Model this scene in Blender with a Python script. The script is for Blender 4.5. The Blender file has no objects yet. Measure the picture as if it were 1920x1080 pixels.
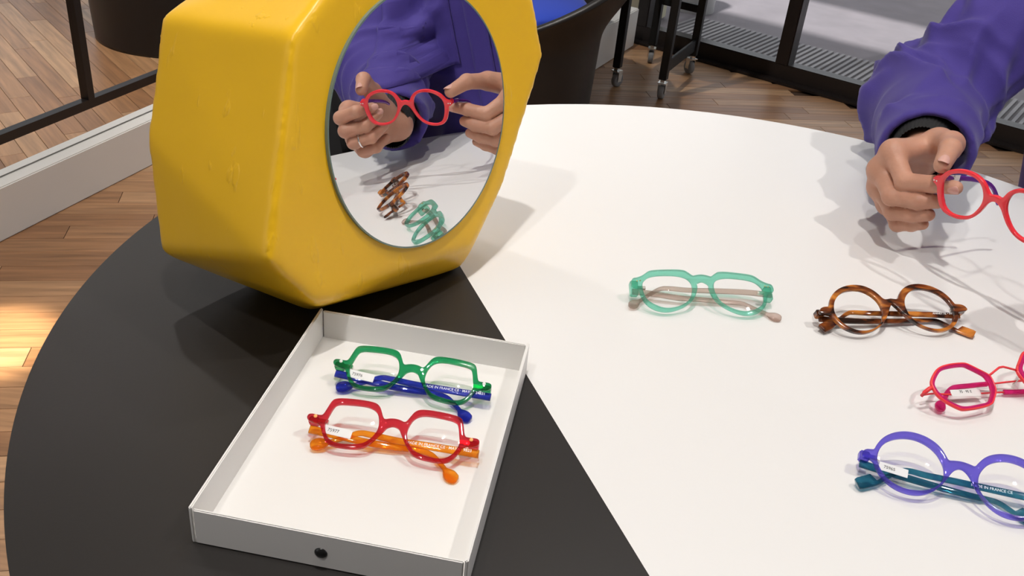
import bpy, bmesh, math, random
import numpy as np
from mathutils import Vector, Matrix, noise

random.seed(4)
S = bpy.context.scene
COL = S.collection

# ------------------------------------------------------------------ camera
RT = Vector((0.99502084, 0.05133234, 0.08543137))
UP = Vector((-0.09966708, 0.51247362, 0.85289933))
FW = Vector((0.0, 0.8571673, -0.51503807))
CAM = Vector((0.0, 0.0, 1.20))
cd = bpy.data.cameras.new('camera')
cam = bpy.data.objects.new('camera', cd)
COL.objects.link(cam)
cd.sensor_width = 36.0
cd.lens = 1756.04 / 1920 * 36.0
cd.clip_start = 0.02
M = Matrix((RT, UP, -FW)).transposed().to_4x4()
M.translation = CAM
cam.matrix_world = M
S.camera = cam

# ------------------------------------------------------------------ world, lights, exposure
w = bpy.data.worlds.new('world')
S.world = w
w.use_nodes = True
bg = w.node_tree.nodes['Background']
bg.inputs[0].default_value = (0.94, 0.96, 1.0, 1)
bg.inputs[1].default_value = 1.0
S.cycles.transparent_max_bounces = 40
S.cycles.max_bounces = 14
S.view_settings.view_transform = 'Standard'
S.view_settings.look = 'None'
S.view_settings.gamma = 1.0
S.view_settings.exposure = 0.0
S.view_settings.use_curve_mapping = False

sun = bpy.data.lights.new('sun', 'SUN')
sun.energy = 5.0
sun.angle = math.radians(2.5)
sun.color = (1.0, 0.97, 0.92)
so = bpy.data.objects.new('sun', sun)
COL.objects.link(so)
so.rotation_euler = Vector((0.16, 0.23, -0.96)).to_track_quat('-Z', 'Y').to_euler()

def spot(name, loc, target, power, size=75, blend=0.6, radius=0.03, col=(1.0, 0.965, 0.925)):
    l = bpy.data.lights.new(name, 'SPOT')
    l.energy = power
    l.spot_size = math.radians(size)
    l.spot_blend = blend
    l.shadow_soft_size = radius
    l.color = col
    o = bpy.data.objects.new(name, l)
    COL.objects.link(o)
    o.location = loc
    o.rotation_euler = (Vector(target) - Vector(loc)).to_track_quat('-Z', 'Y').to_euler()
    return o

spot('ceiling_spot', (-0.10, 0.36, 2.80), (0.25, 0.75, 0.74), 80)
spot('ceiling_spot', (-0.55, -0.38, 2.80), (0.20, 0.75, 0.74), 44)
spot('ceiling_spot', (1.10, 0.45, 2.80), (0.25, 0.80, 0.74), 54)
spot('ceiling_spot', (0.35, 1.55, 2.80), (0.15, 0.80, 0.74), 24)
spot('ceiling_spot', (-0.5, 2.6, 2.80), (0.6, 3.5, 0.0), 150, 90)  # fill lamp added to brighten the far floor
spot('ceiling_spot', (-0.9, 1.9, 2.80), (-1.1, 2.1, 0.0), 130, 90)  # fill lamp added to brighten the floor along the left wall
spot('ceiling_spot', (-0.75, 1.35, 2.80), (-1.07, 1.565, 0.0), 1500, 6.5, 0.7, 0.03, (1.0, 0.88, 0.66))

# ------------------------------------------------------------------ material helpers
MATS = {}
def mat(name, col, rough=0.5, metal=0.0, spec=0.5, coat=0.0, noise_scale=0, noise_amt=0.0, bump=0.0, bump_scale=60, sss=0.0, sheen=0.0, emit=None):
    if name in MATS:
        return MATS[name]
    m = bpy.data.materials.new(name)
    m.use_nodes = True
    nt = m.node_tree
    b = nt.nodes['Principled BSDF']
    b.inputs['Base Color'].default_value = (*col, 1)
    b.inputs['Roughness'].default_value = rough
    b.inputs['Metallic'].default_value = metal
    b.inputs['Specular IOR Level'].default_value = spec
    b.inputs['Coat Weight'].default_value = coat
    b.inputs['Sheen Weight'].default_value = sheen
    if sss:
        b.inputs['Subsurface Weight'].default_value = sss
        b.inputs['Subsurface Radius'].default_value = (0.008, 0.003, 0.0015)
        b.inputs['Subsurface Scale'].default_value = 0.6
    tc = nt.nodes.new('ShaderNodeTexCoord')
    if noise_amt:
        n = nt.nodes.new('ShaderNodeTexNoise')
        n.inputs['Scale'].default_value = noise_scale
        n.inputs['Detail'].default_value = 4
        nt.links.new(tc.outputs['Object'], n.inputs['Vector'])
        mx = nt.nodes.new('ShaderNodeMix')
        mx.data_type = 'RGBA'
        mx.inputs[6].default_value = (*[c * (1 - noise_amt) for c in col], 1)
        mx.inputs[7].default_value = (*[min(1, c * (1 + noise_amt)) for c in col], 1)
        nt.links.new(n.outputs['Fac'], mx.inputs[0])
        nt.links.new(mx.outputs[2], b.inputs['Base Color'])
    if bump:
        n2 = nt.nodes.new('ShaderNodeTexNoise')
        n2.inputs['Scale'].default_value = bump_scale
        n2.inputs['Detail'].default_value = 5
        nt.links.new(tc.outputs['Object'], n2.inputs['Vector'])
        bp = nt.nodes.new('ShaderNodeBump')
        bp.inputs['Strength'].default_value = bump
        bp.inputs['Distance'].default_value = 0.002
        nt.links.new(n2.outputs['Fac'], bp.inputs['Height'])
        nt.links.new(bp.outputs['Normal'], b.inputs['Normal'])
    MATS[name] = m
    return m

def acetate(name, col, body=0.25, ior=1.48, rough=0.04, inner=0.45):
    """see-through coloured plastic: coloured transparency, some body colour, a glossy skin"""
    if name in MATS:
        return MATS[name]
    m = bpy.data.materials.new(name)
    m.use_nodes = True
    nt = m.node_tree
    nt.nodes.clear()
    out = nt.nodes.new('ShaderNodeOutputMaterial')
    tr = nt.nodes.new('ShaderNodeBsdfTransparent')
    tr.inputs[0].default_value = (*[c ** 0.5 for c in col], 1)
    df = nt.nodes.new('ShaderNodeBsdfDiffuse')
    df.inputs[0].default_value = (*col, 1)
    gl = nt.nodes.new('ShaderNodeBsdfGlossy')
    gl.inputs['Roughness'].default_value = rough
    fr = nt.nodes.new('ShaderNodeFresnel')
    fr.inputs[0].default_value = ior
    m1 = nt.nodes.new('ShaderNodeMixShader')
    m1.inputs[0].default_value = body
    m2 = nt.nodes.new('ShaderNodeMixShader')
    L = nt.links.new
    L(tr.outputs[0], m1.inputs[1]); L(df.outputs[0], m1.inputs[2])
    # weaker second reflection where light leaves the solid again
    gm_ = nt.nodes.new('ShaderNodeNewGeometry')
    inv = nt.nodes.new('ShaderNodeMath'); inv.operation = 'MULTIPLY_ADD'; inv.inputs[1].default_value = inner - 1.0; inv.inputs[2].default_value = 1.0
    mul = nt.nodes.new('ShaderNodeMath'); mul.operation = 'MULTIPLY'
    L(gm_.outputs['Backfacing'], inv.inputs[0]); L(fr.outputs[0], mul.inputs[0]); L(inv.outputs[0], mul.inputs[1])
    L(mul.outputs[0], m2.inputs[0]); L(m1.outputs[0], m2.inputs[1]); L(gl.outputs[0], m2.inputs[2])
    L(m2.outputs[0], out.inputs[0])
    MATS[name] = m
    return m

def clear_glass(name, tint=(0.97, 0.98, 0.98), ior=1.35):
    return acetate(name, tint, body=0.0, ior=ior, rough=0.01, inner=0.0)

def tortoise():
    m = mat('tortoiseshell', (0.2, 0.06, 0.015), 0.12, coat=0.3)
    nt = m.node_tree
    b = nt.nodes['Principled BSDF']
    tc = nt.nodes.new('ShaderNodeTexCoord')
    mp = nt.nodes.new('ShaderNodeMapping')
    mp.inputs['Rotation'].default_value = (0, 0, 0.5)
    mp.inputs['Scale'].default_value = (34, 95, 34)
    n = nt.nodes.new('ShaderNodeTexNoise')
    n.inputs['Scale'].default_value = 1.0
    n.inputs['Detail'].default_value = 2
    n.inputs['Distortion'].default_value = 0.6
    r = nt.nodes.new('ShaderNodeValToRGB')
    e = r.color_ramp.elements
    e[0].position = 0.40; e[0].color = (0.018, 0.006, 0.003, 1)
    e[1].position = 0.66; e[1].color = (0.62, 0.22, 0.035, 1)
    k = e.new(0.52); k.color = (0.20, 0.05, 0.012, 1)
    L = nt.links.new
    L(tc.outputs['Object'], mp.inputs[0]); L(mp.outputs[0], n.inputs['Vector']); L(n.outputs['Fac'], r.inputs[0]); L(r.outputs[0], b.inputs['Base Color'])
    return m

def wood(name, island=False):
    m = bpy.data.materials.new(name)
    m.use_nodes = True
    nt = m.node_tree
    b = nt.nodes['Principled BSDF']
    b.inputs['Roughness'].default_value = 0.38
    L = nt.links.new
    tc = nt.nodes.new('ShaderNodeTexCoord')
    mp = nt.nodes.new('ShaderNodeMapping')
    mp.inputs['Scale'].default_value = (3, 40, 10)
    n = nt.nodes.new('ShaderNodeTexNoise')
    n.inputs['Scale'].default_value = 1.6
    n.inputs['Detail'].default_value = 6
    n.inputs['Distortion'].default_value = 0.4
    if island:
        g = nt.nodes.new('ShaderNodeNewGeometry'); rnd = g.outputs['Random Per Island']
    else:
        g = nt.nodes.new('ShaderNodeObjectInfo'); rnd = g.outputs['Random']
    add = nt.nodes.new('ShaderNodeVectorMath'); add.operation = 'ADD'
    cmb = nt.nodes.new('ShaderNodeMath'); cmb.operation = 'MULTIPLY'; cmb.inputs[1].default_value = 37
    L(rnd, cmb.inputs[0])
    L(tc.outputs['Object'], mp.inputs[0]); L(mp.outputs[0], add.inputs[0]); L(cmb.outputs[0], add.inputs[1])
    L(add.outputs[0], n.inputs['Vector'])
    r1 = nt.nodes.new('ShaderNodeValToRGB')
    r1.color_ramp.elements[0].position = 0.3; r1.color_ramp.elements[0].color = (0.62, 0.62, 0.62, 1)
    r1.color_ramp.elements[1].position = 0.7; r1.color_ramp.elements[1].color = (1.1, 1.1, 1.1, 1)
    r2 = nt.nodes.new('ShaderNodeValToRGB')
    r2.color_ramp.elements[0].color = (0.27, 0.130, 0.058, 1)
    r2.color_ramp.elements[1].color = (0.48, 0.285, 0.150, 1)
    k = r2.color_ramp.elements.new(0.5); k.color = (0.37, 0.195, 0.092, 1)
    L(n.outputs['Fac'], r1.inputs[0]); L(rnd, r2.inputs[0])
    mx = nt.nodes.new('ShaderNodeMix'); mx.data_type = 'RGBA'; mx.blend_type = 'MULTIPLY'; mx.inputs[0].default_value = 1
    L(r2.outputs[0], mx.inputs[6]); L(r1.outputs[0], mx.inputs[7]); L(mx.outputs[2], b.inputs['Base Color'])
    MATS[name] = m
    return m

# ------------------------------------------------------------------ object helpers
def link(name, me, m=None, parent=None, smooth=False):
    o = bpy.data.objects.new(name, me)
    COL.objects.link(o)
    if m and me is not None:
        me.materials.clear()
        me.materials.append(m)
    if parent:
        o.parent = parent
    if smooth and me is not None:
        me.polygons.foreach_set('use_smooth', [True] * len(me.polygons))
    return o

def empty(name, loc=(0, 0, 0), rz=0.0):
    o = bpy.data.objects.new(name, None)
    COL.objects.link(o)
    o.location = loc
    o.rotation_euler = (0, 0, rz)
    o.empty_display_size = 0.05
    return o

def tag(o, label, cat, group=None, kind=None):
    o['label'] = label
    o['category'] = cat
    if group: o['group'] = group
    if kind: o['kind'] = kind
    return o

def struct(o, label=None):
    o['kind'] = 'structure'
    if label:
        o['label'] = label
    return o

def bm_mesh(bm, name):
    me = bpy.data.meshes.new(name)
    bmesh.ops.recalc_face_normals(bm, faces=bm.faces[:])
    bm.to_mesh(me)
    bm.free()
    return me

def box_bm(bm, c, s, R=None):
    r = bmesh.ops.create_cube(bm, size=1.0)
    for v in r['verts']:
        p = Vector((v.co.x * s[0], v.co.y * s[1], v.co.z * s[2]))
        if R: p = R @ p
        v.co = p + Vector(c)
    return r['verts']

def box(name, c, s, m, parent=None, rz=0.0, bevel=0.0, seg=2):
    bm = bmesh.new()
    box_bm(bm, (0, 0, 0), s)
    if bevel:
        bmesh.ops.bevel(bm, geom=bm.edges[:], offset=bevel, segments=seg, affect='EDGES', clamp_overlap=True)
    o = link(name, bm_mesh(bm, name), m, parent)
    o.location = c
    o.rotation_euler = (0, 0, rz)
    return o

def lathe(name, prof, m, parent=None, seg=48, smooth=True):
    bm = bmesh.new()
    rings = []
    for r, z in prof:
        if r < 1e-6:
            rings.append([bm.verts.new((0, 0, z))])
        else:
            rings.append([bm.verts.new((r * math.cos(2 * math.pi * i / seg), r * math.sin(2 * math.pi * i / seg), z)) for i in range(seg)])
    for a, b in zip(rings, rings[1:]):
        for i in range(seg):
            j = (i + 1) % seg
            if len(a) == 1 and len(b) == 1: continue
            if len(a) == 1: bm.faces.new((a[0], b[i], b[j]))
            elif len(b) == 1: bm.faces.new((a[i], a[j], b[0]))
            else: bm.faces.new((a[i], a[j], b[j], b[i]))
    return link(name, bm_mesh(bm, name), m, parent, smooth)

def catmull(pts, n=6):
    P = [Vector(p) for p in pts]
    P = [P[0] * 2 - P[1]] + P + [P[-1] * 2 - P[-2]]
    out = []
    for i in range(1, len(P) - 2):
        a, b, c, d = P[i - 1], P[i], P[i + 1], P[i + 2]
        for k in range(n):
            t = k / n
            out.append(0.5 * ((2 * b) + (c - a) * t + (2 * a - 5 * b + 4 * c - d) * t * t + (3 * b - a - 3 * c + d) * t ** 3))
    out.append(P[-2])
    return out

def sweep(name, path, widths, thicks, up, m, parent=None, seg=12, offs=None, power=0.6, smooth=True):
    """superellipse section along a path; widths lie along the in-plane side direction (perpendicular to 'up')"""
    n = len(path)
    bm = bmesh.new()
    rings = []
    up = Vector(up).normalized()
    for i in range(n):
        t = (path[min(i + 1, n - 1)] - path[max(i - 1, 0)]).normalized()
        side = up.cross(t).normalized()
        nn = t.cross(side).normalized()
        ring = []
        for k in range(seg):
            a = 2 * math.pi * k / seg
            ca, sa = math.cos(a), math.sin(a)
            x = math.copysign(abs(ca) ** power, ca) * widths[i] / 2
            y = math.copysign(abs(sa) ** power, sa) * thicks[i] / 2
            o = offs[i] if offs else 0.0
            ring.append(bm.verts.new(path[i] + side * (x + o) + nn * y))
        rings.append(ring)
    for a, b in zip(rings, rings[1:]):
        for k in range(seg):
            bm.faces.new((a[k], a[(k + 1) % seg], b[(k + 1) % seg], b[k]))
    bm.faces.new(rings[0][::-1])
    bm.faces.new(rings[-1])
    return link(name, bm_mesh(bm, name), m, parent, smooth)

def tube(name, path, r, m, parent=None, seg=8, smooth=True):
    path = [Vector(p) for p in path]
    up = Vector((0, 0, 1)) if abs((path[-1] - path[0]).normalized().z) < 0.9 else Vector((0, 1, 0.1))
    rr = r if isinstance(r, (list, tuple)) else [r] * len(path)
    return sweep(name, path, [2 * q for q in rr], [2 * q for q in rr], up, m, parent, seg, None, 1.0, smooth)

def chaikin(pts, it=2):
    for _ in range(it):
        q = []
        for i in range(len(pts)):
            a, b = pts[i], pts[(i + 1) % len(pts)]
            q.append((a[0] * .75 + b[0] * .25, a[1] * .75 + b[1] * .25))
            q.append((a[0] * .25 + b[0] * .75, a[1] * .25 + b[1] * .75))
        pts = q
    return pts

def flat_shape(name, loops, thick, bev, m, parent=None, smooth=True):
    """outline with holes, extruded and with a rounded edge, centred on z=0"""
    cu = bpy.data.curves.new(name, 'CURVE')
    cu.dimensions = '2D'
    cu.fill_mode = 'BOTH'
    cu.extrude = max(thick / 2 - bev, 1e-5)
    cu.bevel_depth = bev
    cu.bevel_resolution = 2
    cu.offset = -bev
    for lp in loops:
        sp = cu.splines.new('POLY')
        sp.points.add(len(lp) - 1)
        for p, q in zip(sp.points, lp):
            p.co = (q[0], q[1], 0, 1)
        sp.use_cyclic_u = True
    tmp = bpy.data.objects.new('tmp', cu)
    COL.objects.link(tmp)
    dg = bpy.context.evaluated_depsgraph_get()
    me = bpy.data.meshes.new_from_object(tmp.evaluated_get(dg))
    bpy.data.objects.remove(tmp)
    me.name = name
    o = link(name, me, m, parent)
    if smooth:
        shade_auto(me)
    return o

def shade_auto(me, ang=40):
    me.polygons.foreach_set('use_smooth', [True] * len(me.polygons))
    bm = bmesh.new()
    bm.from_mesh(me)
    bmesh.ops.remove_doubles(bm, verts=bm.verts[:], dist=1e-6)
    for e in bm.edges:
        if len(e.link_faces) == 2 and e.calc_face_angle(0) > math.radians(ang):
            e.smooth = False
    bm.to_mesh(me)
    bm.free()

def text_mesh(name, txt, height, m, parent=None, bold=0.0):
    cu = bpy.data.curves.new(name, 'FONT')
    cu.body = txt
    cu.size = height
    cu.align_x = 'CENTER'
    cu.align_y = 'CENTER'
    cu.extrude = height * 0.02
    cu.offset = height * bold
    tmp = bpy.data.objects.new('tmp', cu)
    COL.objects.link(tmp)
    dg = bpy.context.evaluated_depsgraph_get()
    me = bpy.data.meshes.new_from_object(tmp.evaluated_get(dg))
    bpy.data.objects.remove(tmp)
    return link(name, me, m, parent)

# ------------------------------------------------------------------ organic surfaces: distance fields + surface nets
def seg_d(P, a, b, ra, rb):
    a = np.array(a, np.float32); b = np.array(b, np.float32)
    ab = b - a
    t = np.clip(((P - a) @ ab) / max(float(ab @ ab), 1e-12), 0, 1)
    q = P - a - t[..., None] * ab
    return np.sqrt((q * q).sum(-1)) - (ra + (rb - ra) * t)

def ell_d(P, c, r):
    r = np.array(r, np.float32)
    q = (P - np.array(c, np.float32)) / r
    k = np.sqrt((q * q).sum(-1))
    return (k - 1) * r.min() * np.clip(k, 0.6, 1.4)

def smin(a, b, k):
    h = np.clip(0.5 + 0.5 * (b - a) / k, 0, 1)
    return b + (a - b) * h - k * h * (1 - h)

def grid(lo, hi, h):
    ax = [np.arange(l, u + h, h, dtype=np.float32) for l, u in zip(lo, hi)]
    return np.stack(np.meshgrid(*ax, indexing='ij'), -1)

def nets(f, lo, h):
    s = f < 0
    nx, ny, nz = [k - 1 for k in f.shape]
    cs = [(i, j, k) for i in (0, 1) for j in (0, 1) for k in (0, 1)]
    sub = lambda a, c: a[c[0]:c[0] + nx, c[1]:c[1] + ny, c[2]:c[2] + nz]
    anyv = np.zeros((nx, ny, nz), bool); allv = np.ones((nx, ny, nz), bool)
    for c in cs:
        q = sub(s, c); anyv |= q; allv &= q
    mask = anyv & ~allv
    I = np.argwhere(mask)
    idx = -np.ones((nx, ny, nz), np.int64); idx[mask] = np.arange(len(I))
    acc = np.zeros((len(I), 3)); cnt = np.zeros(len(I))
    for c in cs:
        for ax in range(3):
            if c[ax] == 1: continue
            d = list(c); d[ax] = 1
            va = sub(f, c)[mask]; vb = sub(f, tuple(d))[mask]
            cr = (va < 0) != (vb < 0)
            t = np.where(cr, va / np.where(cr, va - vb, 1), 0)
            p = np.array(c, float)[None].repeat(len(I), 0); p[:, ax] += t
            acc[cr] += p[cr]; cnt[cr] += 1
    V = (I + acc / cnt[:, None]) * h + np.array(lo)
    F = []
    for ax in range(3):
        o1, o2 = (ax + 1) % 3, (ax + 2) % 3
        sl0 = [slice(None)] * 3; sl1 = [slice(None)] * 3
        sl0[ax] = slice(0, -1); sl1[ax] = slice(1, None)
        a, b = s[tuple(sl0)], s[tuple(sl1)]
        E = np.argwhere(a != b)
        ok = (E[:, o1] > 0) & (E[:, o2] > 0) & (E[:, o1] < f.shape[o1] - 1) & (E[:, o2] < f.shape[o2] - 1)
        E = E[ok]
        flip = a[tuple(E.T)]
        q = []
        for da, db in ((1, 1), (0, 1), (0, 0), (1, 0)):
            k = E.copy(); k[:, o1] -= da; k[:, o2] -= db
            q.append(idx[tuple(k.T)])
        q = np.stack(q, 1)
        q[~flip] = q[~flip][:, ::-1]
        F.append(q)
    return V, np.concatenate(F)

def relax(V, F, it=2, lam=0.5):
    n = len(V)
    e = np.concatenate([F[:, [0, 1]], F[:, [1, 2]], F[:, [2, 3]], F[:, [3, 0]]])
    e = np.concatenate([e, e[:, ::-1]])
    deg = np.bincount(e[:, 0], minlength=n)[:, None]
    for _ in range(it):
        s = np.stack([np.bincount(e[:, 0], V[e[:, 1], k], minlength=n) for k in range(3)], 1)
        V = V + lam * (s / np.maximum(deg, 1) - V)
    return V

def np_mesh(name, V, F):
    me = bpy.data.meshes.new(name)
    me.from_pydata(V.tolist(), [], F.tolist())
    me.update()
    me.polygons.foreach_set('use_smooth', [True] * len(me.polygons))
    return me

# ================================================================== SETTING
def V2(a): return Vector((math.cos(a), math.sin(a), 0))
FLO = wood('plank_wood'); FLO_I = wood('plank_wood_far', True)
gap = mat('floor_gap', (0.06, 0.03, 0.015), 0.8)
floor = box('floor', (0, 0, 0), (13, 6.2, 0.1), gap)
floor.location = Vector((0.733, 4.156, 0)) + Vector((0.8279, -0.5609, 0)) * 2.2 - Vector((0.5609, 0.8279, 0)) * 3.1 + Vector((0, 0, -0.06))
floor.rotation_euler = (0, 0, math.atan2(-0.5609, 0.8279))
struct(floor, 'brown wooden plank floor of the shop')
FM = (Matrix.Translation(floor.location) @ floor.rotation_euler.to_matrix().to_4x4()).inverted()

def px(p):
    q = Vector(p) - CAM
    d = q.dot(FW)
    return 960 + 1756.04 * q.dot(RT) / d, 540 - 1756.04 * q.dot(UP) / d, d

# planks run at twelve degrees to the x axis
PW, PL, PA = 0.068, 0.56, math.radians(12)
pu, pv = V2(PA), V2(PA + math.pi / 2)
bm = bmesh.new()
box_bm(bm, (0, 0, 0), (PL - 0.0015, PW - 0.0012, 0.008))
bmesh.ops.bevel(bm, geom=[e for e in bm.edges if all(v.co.z > 0 for v in e.verts)], offset=0.0006, segments=1, affect='EDGES')
plank_me = bm_mesh(bm, 'plank')
plank_me.materials.append(FLO)
FU, FN, F0 = Vector((0.8279, -0.5609, 0)), Vector((0.5609, 0.8279, 0)), Vector((0.733, 4.156, 0))
WU, WN, WA = Vector((0.3225, 0.94656, 0)), Vector((-0.94656, 0.3225, 0)), Vector((-1.2653, 1.9688, 0))
TC = Vector((0.2263, 0.7087, 0.74)); TR = 0.607
cands = []
for r in range(-30, 70):
    off = (r * 0.37 + 0.13 * math.sin(r * 2.3)) % 1.0
    for c in range(-5, 8):
        p = pu * ((c + off) * PL) + pv * (r * PW)
        if (p - F0).dot(FN) > 0.05 or (p - WA).dot(WN) > 0.24 or p.y < 0.2 or p.x < -2.2 or p.x > 2.9:
            continue
        x, y, d = px(p)
        vis = 0
        if d > 0.3:
            for t in (-0.45, -0.2, 0, 0.2, 0.45):
                q = p + pu * (t * PL)
                x, y, d = px(q)
                if -20 < x < 1940 and -20 < y < 1100:
                    ray = (q - CAM); hit = CAM + ray * ((0.74 - CAM.z) / ray.z)
                    blk = (hit - TC).length < TR - 0.01
                    if not blk and not (300 < x < 1000): vis = max(vis, 1.0 / d)
            if not vis:   # shown by the mirror on the left wall
                q = p - WN * (2 * (p - WA).dot(WN))
                x, y, d = px(q)
                if -60 < x < 320 and -60 < y < 330: vis = 0.5 / d
        cands.append((vis, p))
cands.sort(key=lambda k: -k[0])
near = [p for v, p in cands[:300] if v > 0]
rest = [p for v, p in cands if v <= 0] + [p for v, p in cands[300:] if v > 0]
for p in near:
    o = bpy.data.objects.new('plank', plank_me)
    COL.objects.link(o)
    o.parent = floor
    o.matrix_parent_inverse = FM
    o.location = (p.x, p.y, -0.004)
    o.rotation_euler = (0, 0, PA)
bm = bmesh.new()
Rz = Matrix.Rotation(PA, 3, 'Z')
for p in rest:
    box_bm(bm, (p.x, p.y, -0.004), (PL - 0.0015, PW - 0.0012, 0.008), Rz)
o = link('plank_field', bm_mesh(bm, 'plank_field'), FLO_I, floor)
o.matrix_parent_inverse = FM
o['kind'] = 'stuff'

white_paint = mat('white_paint', (0.74, 0.72, 0.68), 0.45, noise_scale=6, noise_amt=0.03)
dark_frame = mat('dark_bronze_frame', (0.014, 0.010, 0.009), 0.35, spec=0.4)
mirror_m = mat('mirror_glass', (0.93, 0.94, 0.94), 0.0, 1.0)
pane_m = clear_glass('window_glass', (0.93, 0.95, 0.96), 1.45)
pave_m = mat('pavement', (0.215, 0.195, 0.215), 0.8, noise_scale=7, noise_amt=0.2, bump=0.2, bump_scale=140)

ceil = box('ceiling', (0, 0, 2.95), (13, 6.3, 0.1), mat('ceiling_white', (0.8, 0.79, 0.77), 0.8))
c = F0 + FU * 2.2 - FN * 3.15
ceil.location = (c.x, c.y, 2.95); ceil.rotation_euler = (0, 0, math.atan2(FU.y, FU.x))
struct(ceil, 'white ceiling over the shop')

# left wall: white plinth with a ledge and a mirror standing on it, black bars on the mirror
wl = empty('wall_left', WA, math.atan2(WU.y, WU.x))
struct(wl, 'white plinth carrying a black-barred wall mirror')
box('plinth', (0.3, 0.165, 0.0675), (4.6, 0.33, 0.135), white_paint, wl, bevel=0.003)
box('mirror_pane', (0.3, 0.047, 1.25), (4.6, 0.012, 2.22), mirror_m, wl)
box('wall_panel', (0.3, 0.20, 1.5), (4.6, 0.28, 2.72), white_paint, wl)
box('rail', (0.3, 0.036, 0.234), (4.6, 0.014, 0.024), dark_frame, wl)
for s in (-1.53, -0.57, 0.388, 1.34, 2.29):
    box('mullion', (s, 0.035, 1.28), (0.022, 0.014, 2.07), dark_frame, wl)

# back wall stub with its white plinth
bu = Vector((0.41, 0.912, 0)).normalized()
wb = empty('wall_back', (0.253, 3.805, 0), math.atan2(bu.y, bu.x))
struct(wb, 'short wall with a white plinth behind the tub chair')
box('plinth', (0.14, 0.155, 0.085), (0.62, 0.31, 0.17), white_paint, wb, bevel=0.004)
box('wall_panel', (0.14, 0.20, 1.5), (0.58, 0.2, 2.66), mat('dark_panel', (0.05, 0.04, 0.035), 0.6), wb)

# glazed front of the shop
win = empty('window_1', F0, math.atan2(FU.y, FU.x))
struct(win, 'glazed shop front with dark bronze frames')
S0, S1 = -0.34, 5.08
box('bottom_rail', ((S0 + S1) / 2, 0.0, 0.037), (S1 - S0, 0.07, 0.074), dark_frame, win, bevel=0.003)
box('threshold', ((S0 + S1) / 2, -0.055, 0.006), (S1 - S0, 0.05, 0.012), dark_frame, win, bevel=0.002)
box('top_rail', ((S0 + S1) / 2, 0.0, 2.80), (S1 - S0, 0.07, 0.2), dark_frame, win)
mull = [-0.30, 0.385, 1.045, 1.70, 2.36, 3.02, 3.68, 4.30, 4.92]
for s in mull:
    box('mullion', (s, 0.0, 1.39), (0.058, 0.075, 2.64), dark_frame, win, bevel=0.004)
for a, b in zip(mull, mull[1:] + [S1]):
    box('window_pane', ((a + b) / 2, 0.0, 1.39), (b - a - 0.058, 0.006, 2.63), pane_m, win)
wr = box('wall_right', (0, 0, 1.45), (2.6, 0.25, 2.9), mat('dark_wall', (0.030, 0.022, 0.018), 0.6))
c = F0 + FU * (S1 + 1.31)
wr.location = (c.x, c.y, 1.45); wr.rotation_euler = (0, 0, math.atan2(FU.y, FU.x))
struct(wr, 'dark wall at the end of the shop front')

wf = box('wall_front', (0.6, -1.75, 1.45), (7.0, 0.12, 2.9), mat('taupe_wall', (0.30, 0.27, 0.25), 0.8))
struct(wf, 'taupe wall behind the viewer')

# outside
pave = box('pavement', (0, 0, -0.035), (14, 9, 0.05), pave_m)
c = F0 + FU * 2.5 + FN * 4.55
pave.location = (c.x, c.y, -0.035); pave.rotation_euler = (0, 0, math.atan2(FU.y, FU.x))
struct(pave, 'grey street pavement outside the glass')
slab = box('sun_slab', (0, 0, 2.95), (13, 1.1, 0.08), mat('sun_slab_grey', (0.3, 0.3, 0.3), 0.8))  # added unseen slab, leaves only a slit of sun on the pavement
c = F0 + FU * 2.2 + FN * (0.72 + 0.55)
slab.location = (c.x, c.y, 2.95); slab.rotation_euler = (0, 0, math.atan2(FU.y, FU.x))
struct(slab, 'grey slab added out of view above the pavement to trim the sun')
grate = empty('floor_grate', F0 + Vector((0, 0, -0.01)), math.atan2(FU.y, FU.x))
tag(grate, 'ribbed metal floor grate on the pavement along the glass door', 'grate')
gm = mat('grate_metal', (0.30, 0.29, 0.30), 0.6)
box('grate_base', (1.0, 0.42, 0.0), (2.7, 0.42, 0.006), mat('grate_dark', (0.15, 0.14, 0.15), 0.7), grate)
bm = bmesh.new(); box_bm(bm, (0, 0, 0), (0.014, 0.41, 0.01)); sl_me = bm_mesh(bm, 'slat'); sl_me.materials.append(gm)
for i in range(94):
    o = bpy.data.objects.new('slat', sl_me); COL.objects.link(o); o.parent = grate
    o.location = (-0.33 + i * 0.0285, 0.42, 0.006)
boll = lathe('bollard', [(0, 0), (0.10, 0), (0.10, 0.72), (0.085, 0.78), (0.04, 0.81), (0, 0.815)], mat('bollard_white', (0.85, 0.85, 0.83), 0.6))
boll.location = (0.81, 5.03, -0.01)
tag(boll, 'white round bollard on the pavement behind the rolling cart', 'bollard')
plan = empty('planter', (0.50, 4.78, -0.01), -0.6)
tag(plan, 'pale beige square planter outside the glass by the door frame', 'planter')
box('planter_box', (0, 0, 0.25), (0.2, 0.2, 0.5), mat('planter_beige', (0.62, 0.58, 0.42), 0.8, noise_scale=20, noise_amt=0.1), plan, bevel=0.01)
box('planter_soil', (0, 0, 0.502), (0.17, 0.17, 0.01), mat('soil', (0.05, 0.035, 0.02), 0.9), plan)

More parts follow.
